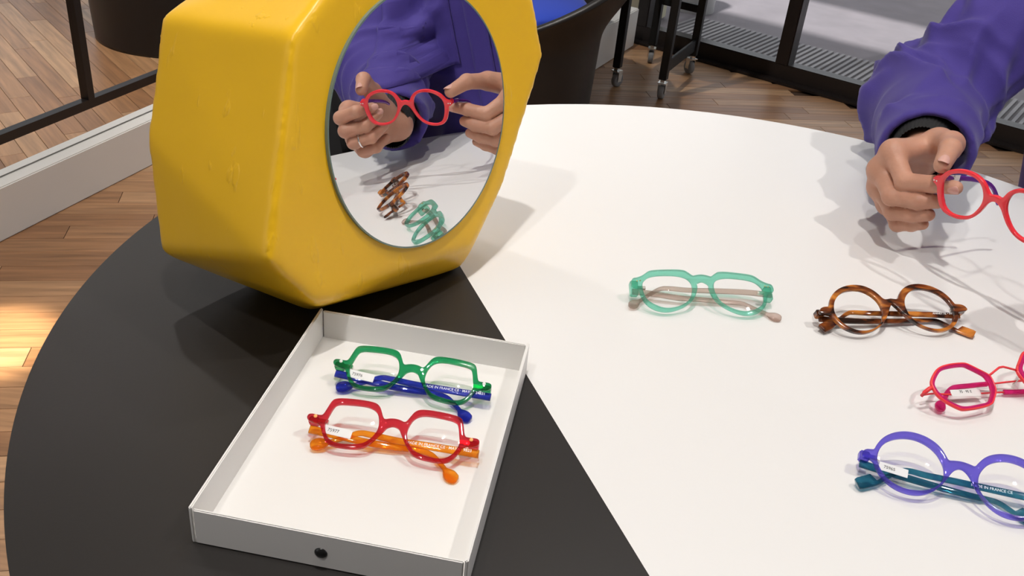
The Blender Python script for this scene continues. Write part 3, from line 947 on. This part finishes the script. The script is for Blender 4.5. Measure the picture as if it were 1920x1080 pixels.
# pair held in the hands
D = GD['hand']
hu, hv, hw = Vector(D['u']), Vector(D['v']), Vector(D['w'])
hv = (hv - hu * hv.dot(hu)).normalized(); hw = hu.cross(hv)
HO = Vector(D['O'])
held = empty('eyeglasses')
Mh = Matrix((hu, hv, hw)).transposed().to_4x4(); Mh.translation = HO
held.matrix_world = Mh
tag(held, 'round coral red glasses held up in both hands', 'glasses')
red_o = mat('coral_acetate', (0.82, 0.030, 0.045), 0.16, coat=0.3)
f = frame_front(D, red_o, held, thick=0.0045, rot=False, bev=0.0011)
for s in (1, -1):
    e = box('endpiece', (s * 0.0655, -0.0005, -0.0055), (0.005, 0.0066, 0.008), red_o, held, bevel=0.001)
    for a in (66.2, 63.2):
        d = lathe('rivet', [(0, 0.0003), (0.0006, 0.0003), (0.0008, 0.0), (0.0008, -0.0005), (0, -0.0005)], sticker_m, held, 14)
        d.location = (s * a * MM, -0.0008, 0.0023)
    P = [(s * 64.5, -1.5, -9), (s * 66.5, -9, -30), (s * 66, -19, -58), (s * 65, -30, -82), (s * 64.5, -40, -94), (s * 64, -52, -102), (s * 63.5, -62, -108)]
    path = catmull([Vector(p) * MM for p in P], 6)
    n = len(path)
    sweep('temple', path, [0.0032] * n, [(0.0062 - 0.0018 * min(1, i / n / 0.6) + (0.003 if i > n - 6 else 0)) for i in range(n)], (0, 1, 0.2), purple_a, held, 12, None, 0.65)
st = box('price_sticker', (-0.0650, -0.0075, -0.027), (0.0004, 0.0060, 0.020), sticker_m, held)
st.rotation_euler = (math.radians(-17), 0, 0)
t = text_mesh('sticker_print', '75 21', 0.0034, ink_b, st)
t.rotation_euler = (math.radians(90), 0, math.radians(90)); t.location = (0.0003, 0, 0)

# ================================================================== PERSON
skin = mat('skin', (0.52, 0.27, 0.185), 0.48, spec=0.4, sss=0.12, noise_scale=70, noise_amt=0.10, bump=0.22, bump_scale=260)
nail_m = mat('fingernail', (0.66, 0.38, 0.32), 0.25)
cloth = mat('purple_cotton', (0.062, 0.042, 0.245), 0.72, spec=0.2, sheen=0.15, bump=0.25, bump_scale=900)
knit = mat('black_knit', (0.010, 0.010, 0.011), 0.85)
trouser = mat('dark_trousers', (0.03, 0.025, 0.10), 0.8)

def hand_field(P, H):
    wr = H['wrist']
    palm = None
    for q in H['palm']:
        d = seg_d(P, *q)
        palm = d if palm is None else smin(palm, d, 0.010)
    out = palm
    for ch, rad in H['fingers']:
        f = None
        for (a, b), (ra, rb) in zip(zip(ch, ch[1:]), zip(rad, rad[1:])):
            d = seg_d(P, a, b, ra, rb)
            f = d if f is None else smin(f, d, 0.0025)
        # knuckle swelling and finger joints
        for c_, r_ in zip(ch[1:-1], rad[1:-1]):
            f = smin(f, np.sqrt(((P - np.array(c_, np.float32)) ** 2).sum(-1)) - r_ * 1.03, 0.002)
        out = np.minimum(out, smin(f, palm, 0.007))
    return out

FR = [0.0108, 0.0098, 0.0088, 0.0072]
def finger(*j, s=1.0, r=FR): return ([tuple(q) for q in j], [k * s for k in r])
def palm_caps(wr, mcps, cmc, tm):
    wr = np.array(wr)
    c = [(tuple(wr), m, 0.0185, 0.0115) for m in mcps]
    c += [(mcps[i], mcps[i + 1], 0.0115, 0.0115) for i in range(len(mcps) - 1)]
    mid = tuple((wr + np.array(mcps[1]) + np.array(mcps[2])) / 3)
    c += [(tuple(wr), cmc, 0.019, 0.015), (cmc, tm, 0.0155, 0.0125), (cmc, mcps[0], 0.013, 0.0105), (mid, tuple((np.array(mcps[1]) + wr) / 2), 0.015, 0.016)]
    return c
TRD = [0.0130, 0.0118, 0.0108, 0.0085]

R_m = [(0.393, 0.958, 0.841), (0.388, 0.963, 0.818), (0.395, 0.967, 0.797), (0.409, 0.967, 0.778)]
R_w = (0.447, 1.008, 0.826); R_c = (0.446, 0.978, 0.848); R_t = (0.443, 0.943, 0.862)
RH = dict(wrist=R_w, palm=palm_caps(R_w, R_m, R_c, R_t) + [(R_w, (0.456, 1.06, 0.828), 0.022, 0.025)], fingers=[
    finger(R_m[0], (0.399, 0.921, 0.824), (0.419, 0.900, 0.833), (0.4345, 0.883, 0.8385)),
    finger(R_m[1], (0.392, 0.924, 0.805), (0.412, 0.905, 0.811), (0.4275, 0.895, 0.8165), s=1.03),
    finger(R_m[2], (0.400, 0.928, 0.786), (0.414, 0.910, 0.793), (0.4245, 0.899, 0.799), s=0.98),
    finger(R_m[3], (0.411, 0.932, 0.770), (0.419, 0.917, 0.778), (0.4255, 0.906, 0.7845), s=0.86),
    finger(R_c, R_t, (0.428, 0.909, 0.869), (0.4120, 0.8795, 0.8625), r=TRD)])
L_m = [(0.556, 0.756, 0.848), (0.557, 0.752, 0.827), (0.556, 0.756, 0.806), (0.552, 0.766, 0.788)]
L_w = (0.592, 0.828, 0.806); L_c = (0.578, 0.812, 0.832); L_t = (0.553, 0.796, 0.868)
LH = dict(wrist=L_w, palm=palm_caps(L_w, L_m, L_c, L_t) + [(L_w, (0.645, 0.832, 0.806), 0.022, 0.025)], fingers=[
    finger(L_m[0], (0.510, 0.736, 0.846), (0.489, 0.757, 0.853), (0.4970, 0.782, 0.853)),
    finger(L_m[1], (0.507, 0.738, 0.827), (0.492, 0.766, 0.830), (0.5010, 0.789, 0.842), s=1.03),
    finger(L_m[2], (0.507, 0.746, 0.808), (0.493, 0.771, 0.812), (0.5080, 0.795, 0.822), s=0.98),
    finger(L_m[3], (0.512, 0.757, 0.792), (0.499, 0.776, 0.795), (0.5110, 0.795, 0.804), s=0.86),
    finger(L_c, L_t, (0.527, 0.783, 0.890), (0.5000, 0.7725, 0.8800), r=TRD)])

def hand_mesh(H, h=0.00135):
    allp = np.array([p for q in H['palm'] for p in q[:2]] + [p for ch, _ in H['fingers'] for p in ch])
    lo, hi = allp.min(0) - 0.03, allp.max(0) + 0.03
    G = grid(lo, hi, h)
    f = hand_field(G, H)
    V, F = nets(f, lo, h)
    return relax(V, F, 3), F

person = empty('person', (0.86, 1.10, 0.0))
tag(person, 'person in a purple jacket with black knit cuffs holding up red glasses', 'person')
PL0 = Vector(person.location)
hv1, hf1 = hand_mesh(RH)
hv2, hf2 = hand_mesh(LH)

# head and neck
fd = np.array((-0.83, -0.56, 0.0)); fd /= np.linalg.norm(fd); rd = np.array((fd[1], -fd[0], 0.0))
HC = np.array((0.80, 1.06, 1.42))
def hp(f, r, z): return tuple(HC + fd * f + rd * r + np.array((0, 0, z)))
lo = HC - np.array((0.16, 0.16, 0.36)); hi = HC + np.array((0.16, 0.16, 0.16))
G = grid(lo, hi, 0.0042)
Rl = np.stack([fd, rd, np.array((0, 0, 1.0))])       # to head frame
Gl = (G - HC.astype(np.float32)) @ Rl.T.astype(np.float32)
d = ell_d(Gl, (-0.012, 0, 0.030), (0.096, 0.076, 0.095))
d = smin(d, ell_d(Gl, (0.022, 0, -0.045), (0.062, 0.056, 0.075)), 0.03)
d = smin(d, ell_d(Gl, (0.062, 0, -0.095), (0.024, 0.026, 0.022)), 0.02)
d = smin(d, seg_d(Gl, (0.088, 0, 0.012), (0.103, 0, -0.022), 0.006, 0.0115), 0.010)
for s in (1, -1):
    d = smin(d, ell_d(Gl, (0.080, s * 0.030, -0.012), (0.016, 0.020, 0.014)), 0.015)
    d = smin(d, ell_d(Gl, (-0.005, s * 0.077, -0.008), (0.018, 0.007, 0.032)), 0.006)
    d = np.maximum(d, -ell_d(Gl, (0.094, s * 0.031, 0.008), (0.012, 0.017, 0.010)))
d = smin(d, ell_d(Gl, (0.081, 0, -0.060), (0.012, 0.024, 0.0075)), 0.006)
d = smin(d, seg_d(Gl, (-0.02, 0, -0.05), (-0.04, 0, -0.27), 0.055, 0.066), 0.03)
vh, fh = nets(d, lo, 0.0042)
vh = relax(vh, fh, 2)
V = np.concatenate([hv1, hv2, vh]) - np.array(PL0)
F = np.concatenate([hf1, hf2 + len(hv1), fh + len(hv1) + len(hv2)])
link('body', np_mesh('body', V, F), skin, person)

def nail(base, tipp, dors, w_, l_):
    base, tipp, dors = Vector(base), Vector(tipp), Vector(dors)
    y = (tipp - base).normalized()
    z = (dors - y * dors.dot(y)).normalized()
    x = y.cross(z)
    bm = bmesh.new()
    bmesh.ops.create_uvsphere(bm, u_segments=20, v_segments=10, radius=1)
    for v in bm.verts:
        c_ = v.co.copy()
        a = c_.x * 0.95
        v.co = Vector((math.sin(a) * w_ * 1.05, math.copysign(abs(c_.y) ** 0.7, c_.y) * l_, (math.cos(a) - 1) * w_ * 1.05 + c_.z * 0.0006))
    o = link('fingernail', bm_mesh(bm, 'fingernail'), nail_m, person, True)
    Mx = Matrix((x, y, z)).transposed().to_4x4()
    return o, Mx, y, z
def put_nail(ch, dors, r, w_=0.0058, l_=0.0062):
    a, b = Vector(ch[-2]), Vector(ch[-1])
    o, Mx, y, z = nail(a, b, dors, w_, l_)
    Mx.translation = b + z * (r - 0.0003) + y * 0.0006 - PL0
    o.matrix_local = Mx
tocam = (CAM - Vector((0.42, 0.88, 0.85))).normalized()
put_nail(RH['fingers'][4][0], tocam + Vector((0, 0, 0.4)), 0.0088, 0.0068, 0.0075)
put_nail(RH['fingers'][0][0], tocam + Vector((0.1, -0.3, -0.5)), 0.0074)
mdir = Vector((-0.95, -0.2, 0.1))
put_nail(LH['fingers'][4][0], mdir + Vector((0, -0.3, 0.1)), 0.0088, 0.0066, 0.0072)
put_nail(LH['fingers'][0][0], mdir, 0.0074)
put_nail(LH['fingers'][1][0], mdir, 0.0074)

# silver ring on the ring finger
a, b = Vector(LH['fingers'][2][0][1]), Vector(LH['fingers'][2][0][2])
bm = bmesh.new()
ax = (b - a).normalized(); cc = a.lerp(b, 0.45)
s1 = ax.orthogonal().normalized(); s2 = ax.cross(s1)
n1, n2 = 40, 8
vs = []
for i in range(n1):
    A = 2 * math.pi * i / n1
    dr = s1 * math.cos(A) + s2 * math.sin(A)
    for j in range(n2):
        B = 2 * math.pi * j / n2
        vs.append(bm.verts.new(cc + dr * (0.0104 + 0.0009 * math.cos(B)) + ax * (0.0013 * math.sin(B))))
for i in range(n1):
    for j in range(n2):
        bm.faces.new((vs[i * n2 + j], vs[((i + 1) % n1) * n2 + j], vs[((i + 1) % n1) * n2 + (j + 1) % n2], vs[i * n2 + (j + 1) % n2]))
rg = link('finger_ring', bm_mesh(bm, 'finger_ring'), mat('silver', (0.85, 0.85, 0.86), 0.15, 1.0), None, True)
tag(rg, 'thin silver ring on the finger seen in the round mirror', 'ring')

# jacket
RS, RE, RC = (0.715, 1.25, 1.05), (0.510, 1.19, 0.828), (0.4485, 1.006, 0.824)
LS, LE, LC = (0.94, 0.95, 1.10), (0.815, 0.862, 0.868), (0.622, 0.834, 0.806)
HR, HL = (0.84, 1.24, 0.62), (0.98, 1.02, 0.62)
lo = np.array((0.36, 0.70, 0.50)); hi = np.array((1.16, 1.42, 1.26))
JH = 0.0043
G = grid(lo, hi, JH)
d = seg_d(G, HR, RS, 0.115, 0.075)
d = smin(d, seg_d(G, HL, LS, 0.115, 0.075), 0.05)
d = smin(d, seg_d(G, (0.86, 1.08, 0.62), (0.83, 1.08, 1.05), 0.135, 0.125), 0.05)
d = smin(d, seg_d(G, RS, LS, 0.075, 0.075), 0.04)
d = smin(d, seg_d(G, (0.83, 1.09, 1.08), (0.82, 1.08, 1.19), 0.085, 0.068), 0.03)
def sleeve(d, S_, E_, C_, rads):
    S_, E_, C_ = [np.array(q) for q in (S_, E_, C_)]
    ar = seg_d(G, S_, E_, rads[0], rads[1])
    fo = seg_d(G, E_, C_, rads[1], rads[2])
    ar = smin(ar, fo, 0.03)
    dr = (C_ - E_) / np.linalg.norm(C_ - E_)
    cut = ((G - C_.astype(np.float32)) @ dr.astype(np.float32))
    inn = seg_d(G, C_ - dr * 0.055, C_ + dr * 0.05, rads[2] - 0.012, rads[2] - 0.004)
    ar = np.maximum(ar, cut)
    d = smin(d, ar, 0.025)
    return np.maximum(d, -inn)
d = sleeve(d, RS, RE, RC, (0.078, 0.061, 0.052))
d = sleeve(d, LS, LE, LC, (0.078, 0.072, 0.050))
d = np.maximum(d, 0.555 - G[..., 2])
d = np.maximum(d, -seg_d(G, (0.815, 1.075, 1.19), (0.80, 1.06, 1.30), 0.058, 0.085))
vj, fj = nets(d, lo, JH)
vj = relax(vj, fj, 2)
# folds in the cloth
def norms(V, F):
    N = np.zeros_like(V)
    fn = np.cross(V[F[:, 2]] - V[F[:, 0]], V[F[:, 3]] - V[F[:, 1]])
    for k in range(4): np.add.at(N, F[:, k], fn)
    return N / np.maximum(np.linalg.norm(N, axis=1, keepdims=True), 1e-12)
def arm_t(V, a, b):
    a, b = np.array(a), np.array(b); ab = b - a
    t = ((V - a) @ ab) / (ab @ ab)
    q = V - a - np.clip(t, 0, 1)[:, None] * ab
    return t, np.linalg.norm(q, axis=1)
N = norms(vj, fj)
disp = np.zeros(len(vj))
rng = np.random.default_rng(11)
def nvec(q, f):
    x, y, z = float(q[0]) * f, float(q[1]) * f, float(q[2]) * f
    return (noise.noise((x, y, z)), noise.noise((x + 13.7, y + 5.1, z - 8.3)), noise.noise((x - 21.4, y + 17.9, z + 3.6)))
wob = np.array([nvec(q, 11) for q in vj]) * 0.018 + np.array([nvec(q, 26) for q in vj]) * 0.003
vw = vj + wob
def folds(a, b, rad, count, amp, width, along=0.5):
    """sharp creases: each one a ridge along a tilted plane, fading out around its own centre"""
    global disp
    a, b = np.array(a), np.array(b)
    ax = (b - a) / np.linalg.norm(b - a)
    for _ in range(count):
        t = rng.uniform(0.0, 1.0)
        th = rng.uniform(0, 2 * np.pi)
        o1 = np.cross(ax, (0, 0, 1.0)); o1 /= np.linalg.norm(o1); o2 = np.cross(ax, o1)
        out = o1 * np.cos(th) + o2 * np.sin(th)
        c = a + (b - a) * t + out * rad
        tan = np.cross(ax, out)
        k = rng.uniform(-0.9, 0.9) + along
        nrm_ = ax * np.cos(k) + tan * np.sin(k)
        line = np.cross(nrm_, out)
        q = vw - c
        s_ = q @ nrm_
        w_ = width * rng.uniform(0.7, 1.6)
        prof_ = np.where(s_ > 0, np.exp(-np.abs(s_) / w_), np.exp(-np.abs(s_) / (0.35 * w_)))
        L_ = rng.uniform(0.03, 0.065)
        mask = np.exp(-((q @ line) / L_) ** 2) * np.exp(-((q @ out) / 0.05) ** 2) * np.exp(-(s_ / (w_ * 4)) ** 2)
        disp += amp * rng.uniform(0.5, 1.2) * (prof_ - 0.35 * np.exp(-np.abs(s_ + w_ * 0.9) / w_)) * mask
for (S_, E_, C_) in ((RS, RE, RC), (LS, LE, LC)):
    folds(E_, C_, 0.056, 24, 0.016, 0.012)
    folds(S_, E_, 0.070, 26, 0.017, 0.014)
    folds(np.array(E_) * 0.8 + np.array(S_) * 0.2, np.array(E_) * 0.75 + np.array(C_) * 0.25, 0.064, 14, 0.017, 0.013)
folds((0.86, 1.08, 0.65), (0.83, 1.08, 1.15), 0.13, 34, 0.012, 0.014, 1.2)
for C_ in (RC, LC):
    r_ = np.linalg.norm(vj - np.array(C_), axis=1)
    disp *= np.clip((r_ - 0.045) / 0.04, 0.25, 1)
vj = vj + N * disp[:, None]
vj = relax(vj, fj, 2, 0.5)
jk = link('jacket', np_mesh('jacket', vj - np.array(PL0), fj), cloth, person)
# chest pocket and button placket laid on the jacket front
from mathutils.bvhtree import BVHTree
bvh = BVHTree.FromPolygons([tuple(q) for q in vj.tolist()], fj.tolist())
fdv = Vector(fd); rdv = Vector(rd)
def patch(name, r0, r1, z0, z1, lift, nu=14, nv=16, m=cloth):
    bm = bmesh.new()
    g = []
    for i in range(nu + 1):
        row = []
        for j in range(nv + 1):
            r_ = r0 + (r1 - r0) * i / nu; z_ = z0 + (z1 - z0) * j / nv
            st0 = Vector((0.86, 1.09, z_)) + rdv * r_ + fdv * 0.4
            hit = bvh.ray_cast(st0, -fdv)
            row.append(None if hit[0] is None else bm.verts.new(hit[0] + fdv * lift - PL0))
        g.append(row)
    for i in range(nu):
        for j in range(nv):
            q = (g[i][j], g[i + 1][j], g[i + 1][j + 1], g[i][j + 1])
            if all(q): bm.faces.new(q)
    o = link(name, bm_mesh(bm, name), m, person, True)
    sd_ = o.modifiers.new('t', 'SOLIDIFY'); sd_.thickness = 0.003; sd_.offset = 0
    return o
patch('chest_pocket', -0.135, -0.025, 0.86, 0.985, 0.003)
patch('placket', 0.0, 0.035, 0.70, 1.12, 0.003, 6, 30)

for H, E_, C_ in ((RH, RE, RC), (LH, LE, LC)):
    C_, E_ = Vector(C_), Vector(E_); W_ = Vector(H['wrist'])
    dr = (W_ - (C_ - (C_ - E_).normalized() * 0.04)).normalized()
    st_ = C_ - (C_ - E_).normalized() * 0.045
    md_ = (Vector(H['fingers'][1][0][0]) - W_).normalized()
    en = W_ + (dr * 0.4 + md_ * 0.6).normalized() * 0.016
    bm = bmesh.new()
    n1, n2 = 150, 12
    upv = Vector((0, 0, 1)); sd = dr.cross(upv).normalized(); u2 = sd.cross(dr)
    rings = []
    for j in range(n2):
        f = j / (n2 - 1)
        c_ = st_.lerp(en, f)
        ring = []
        for i in range(n1):
            A = 2 * math.pi * i / n1
            rib = 0.0006 * math.cos(A * 50)
            rr_ = 0.0425 - 0.0060 * f + rib - (0.004 if j == n2 - 1 else 0)
            ring.append(bm.verts.new(c_ + sd * (math.cos(A) * rr_ * 0.86) + u2 * (math.sin(A) * rr_ * 1.05) - PL0))
        rings.append(ring)
    for a_, b_ in zip(rings, rings[1:]):
        for i in range(n1):
            bm.faces.new((a_[i], a_[(i + 1) % n1], b_[(i + 1) % n1], b_[i]))
    link('knit_cuff', bm_mesh(bm, 'knit_cuff'), knit, person, True)

# hair, eyes
d = ell_d(Gl, (-0.020, 0, 0.036), (0.104, 0.084, 0.098))
d = np.maximum(d, -(0.050 - Gl[..., 2] * 1.0 - 0.9 * np.clip(-Gl[..., 0] + 0.045, -0.1, 0.2)))
lo_h = HC - np.array((0.16, 0.16, 0.36))
vv, ff = nets(d, lo_h, 0.0042)
vv = relax(vv, ff, 2)
link('hair', np_mesh('hair', vv - np.array(PL0), ff), mat('dark_hair', (0.02, 0.013, 0.009), 0.5), person)
for s in (1, -1):
    bm = bmesh.new(); bmesh.ops.create_uvsphere(bm, u_segments=16, v_segments=10, radius=0.0115)
    e = link('eye', bm_mesh(bm, 'eye'), mat('eye_white', (0.8, 0.78, 0.75), 0.2), person, True)
    e.location = Vector(hp(0.079, s * 0.031, 0.006)) - PL0
    bm = bmesh.new(); bmesh.ops.create_uvsphere(bm, u_segments=12, v_segments=8, radius=0.0058)
    i_ = link('iris', bm_mesh(bm, 'iris'), mat('iris_brown', (0.05, 0.02, 0.01), 0.15), e, True)
    i_.location = Vector(fd) * 0.0068

# trousers and shoes
lo = np.array((0.20, 0.66, 0.0)); hi = np.array((1.20, 1.46, 0.78))
G = grid(lo, hi, 0.009)
d = None
for hip, knee, ank in (((0.86, 1.20, 0.54), (0.50, 0.94, 0.55), (0.55, 0.98, 0.11)), ((0.95, 1.04, 0.54), (0.62, 0.76, 0.55), (0.67, 0.80, 0.11))):
    q = smin(seg_d(G, hip, knee, 0.095, 0.068), seg_d(G, knee, ank, 0.066, 0.048), 0.03)
    d = q if d is None else np.minimum(d, q)
d = smin(d, seg_d(G, (0.88, 1.20, 0.58), (0.97, 1.04, 0.58), 0.12, 0.12), 0.05)
d = np.maximum(d, 0.075 - G[..., 2])
vv, ff = nets(d, lo, 0.009)
link('trousers', np_mesh('trousers', relax(vv, ff, 2) - np.array(PL0), ff), trouser, person)
for ank in ((0.55, 0.98), (0.67, 0.80)):
    lo = np.array((ank[0] - 0.22, ank[1] - 0.2, -0.004)); hi = np.array((ank[0] + 0.1, ank[1] + 0.1, 0.14))
    G = grid(lo, hi, 0.006)
    a3 = np.array((ank[0], ank[1], 0.0))
    d = seg_d(G, tuple(a3 + np.array((0.03, 0.02, 0.038))), tuple(a3 + fd * 0.15 + np.array((0, 0, 0.032))), 0.036, 0.033)
    d = smin(d, seg_d(G, tuple(a3 + np.array((0, 0, 0.05))), tuple(a3 + np.array((0, 0, 0.10))), 0.044, 0.046), 0.03)
    d = np.maximum(d, 0.002 - G[..., 2])
    vv, ff = nets(d, lo, 0.006)
    link('shoe', np_mesh('shoe', relax(vv, ff, 1) - np.array(PL0), ff), knit, person)

# stool under the person
stool = empty('stool', (0.93, 1.13, 0.0))
tag(stool, 'low black round stool under the person in the purple jacket', 'stool')
lathe('seat', [(0, 0.40), (0.19, 0.40), (0.205, 0.415), (0.205, 0.44), (0.18, 0.45), (0, 0.452)], mat('black_leather', (0.015, 0.015, 0.016), 0.5), stool)
lathe('stem', [(0, 0.02), (0.028, 0.02), (0.028, 0.40), (0, 0.40)], blk_m, stool, 24)
lathe('base', [(0, 0.0), (0.20, 0.0), (0.20, 0.012), (0.05, 0.024), (0, 0.026)], blk_m, stool)

# ================================================================== TUB CHAIR AND CUSHION
def tub_chair(loc, face, label):
    root = empty('tub_chair', loc)
    tag(root, label, 'chair')
    shell = mat('black_shell', (0.013, 0.011, 0.010), 0.42, spec=0.35)
    seg, lv = 96, 26
    bm = bmesh.new()
    def prof(z):
        if z < 0.28: return 0.326 + 0.012 * z / 0.28
        k = min(1, (z - 0.28) / 0.25)
        return 0.338 + 0.105 * (k * k * (3 - 2 * k))
    outer, inner = [], []
    for i in range(seg):
        a = 2 * math.pi * i / seg
        c_ = 0.5 - 0.5 * math.cos(a - face)          # 0 at the front, 1 at the back
        h = 0.300 + 0.43 * (c_ ** 1.1)
        zi = 0.30
        o_ = [(prof(h * j / lv), h * j / lv) for j in range(lv + 1)]
        rimr = prof(h)
        o_ += [(rimr + 0.004, h + 0.008), (rimr - 0.002, h + 0.016), (rimr - 0.014, h + 0.019), (rimr - 0.026, h + 0.014), (rimr - 0.030, h + 0.004)]
        for j in range(1, 9):
            z = h + (zi - h) * j / 8
            o_.append((prof(z) - 0.030, z))
        outer.append([bm.verts.new((r_ * math.cos(a), r_ * math.sin(a), z)) for r_, z in o_])
    for i in range(seg):
        A, B = outer[i], outer[(i + 1) % seg]
        for j in range(len(A) - 1):
            bm.faces.new((A[j], B[j], B[j + 1], A[j + 1]))
    bm.faces.new([outer[i][-1] for i in range(seg)])
    bm.faces.new([outer[i][0] for i in range(seg)][::-1])
    link('shell', bm_mesh(bm, 'shell'), shell, root, True)
    return root
chair = tub_chair((-0.115, 3.29, 0.0), math.radians(235), 'black tub armchair behind the yellow mirror block')
bm = bmesh.new()
bmesh.ops.create_uvsphere(bm, u_segments=48, v_segments=24, radius=1)
for v in bm.verts:
    x, y, z = v.co
    r_ = math.hypot(x, y)
    v.co = Vector((x * 0.285, y * 0.285, math.copysign(abs(z) ** 0.55, z) * 0.055))
cu = link('seat_cushion', bm_mesh(bm, 'seat_cushion'), mat('blue_fabric', (0.004, 0.04, 0.42), 0.7, sheen=0.2, bump=0.2, bump_scale=500), None, True)
cu.location = (-0.115, 3.29, 0.362)
tag(cu, 'bright blue round seat cushion in the black tub chair', 'cushion')

# ================================================================== ROLLING CART
cart = empty('rolling_cart', (0.49, 3.75, 0.0))
tag(cart, 'black metal rolling cart with grey casters by the glass door', 'cart')
CL0 = Vector(cart.location)
cm = mat('cart_black', (0.006, 0.006, 0.006), 0.5)
rub = mat('grey_rubber', (0.22, 0.225, 0.23), 0.6)
chrome = mat('chrome', (0.72, 0.72, 0.70), 0.22, 1.0)
cps = [Vector((0.325, 3.62, 0)), Vector((0.493, 3.98, 0)), Vector((0.498, 3.525, 0)), Vector((0.655, 3.885, 0))]
ang = math.atan2((cps[1] - cps[0]).y, (cps[1] - cps[0]).x)
for i, p in enumerate(cps):
    box('leg', p - CL0 + Vector((0, 0, 0.50)), (0.030, 0.030, 0.84), cm, cart, ang, 0.002)
    k = empty('caster', p - CL0); k.parent = cart
    aw_ = ang + (-0.25, 0.3, 0.1, 0.9)[i]
    k.rotation_euler = (0, 0, aw_)
    wv_ = lathe('wheel', [(0.006, -0.011), (0.024, -0.011), (0.0275, -0.008), (0.0275, 0.008), (0.024, 0.011), (0.006, 0.011), (0.006, -0.011)], rub, k, 32)
    wv_.rotation_euler = (math.radians(90), 0, 0); wv_.location = (0.012, 0, 0.0275)
    bm = bmesh.new()
    for s in (-1, 1):
        box_bm(bm, (0.008, s * 0.0145, 0.044), (0.022, 0.002, 0.042))
    box_bm(bm, (0.003, 0, 0.066), (0.036, 0.033, 0.004))
    box_bm(bm, (0.0, 0, 0.074), (0.016, 0.016, 0.012))
    link('fork', bm_mesh(bm, 'fork'), chrome, k)
def bar(a, b, z, t=(0.02, 0.03)):
    a, b = Vector(a), Vector(b)
    m_ = (a + b) / 2 - CL0; L_ = (b - a).length
    return box('cross_bar', (m_.x, m_.y, z), (L_ - 0.03, t[0], t[1]), cm, cart, math.atan2((b - a).y, (b - a).x), 0.002)
bar(cps[2], cps[3], 0.125, (0.012, 0.05)); bar(cps[1], cps[3], 0.27); bar(cps[0], cps[1], 0.37, (0.02, 0.05))
mid = (cps[0] + cps[1] + cps[2] + cps[3]) / 4 - CL0
box('shelf', (mid.x, mid.y, 0.93), (0.46, 0.24, 0.02), cm, cart, ang, 0.003)
box('shelf', (mid.x, mid.y, 0.62), (0.42, 0.20, 0.015), cm, cart, ang, 0.003)
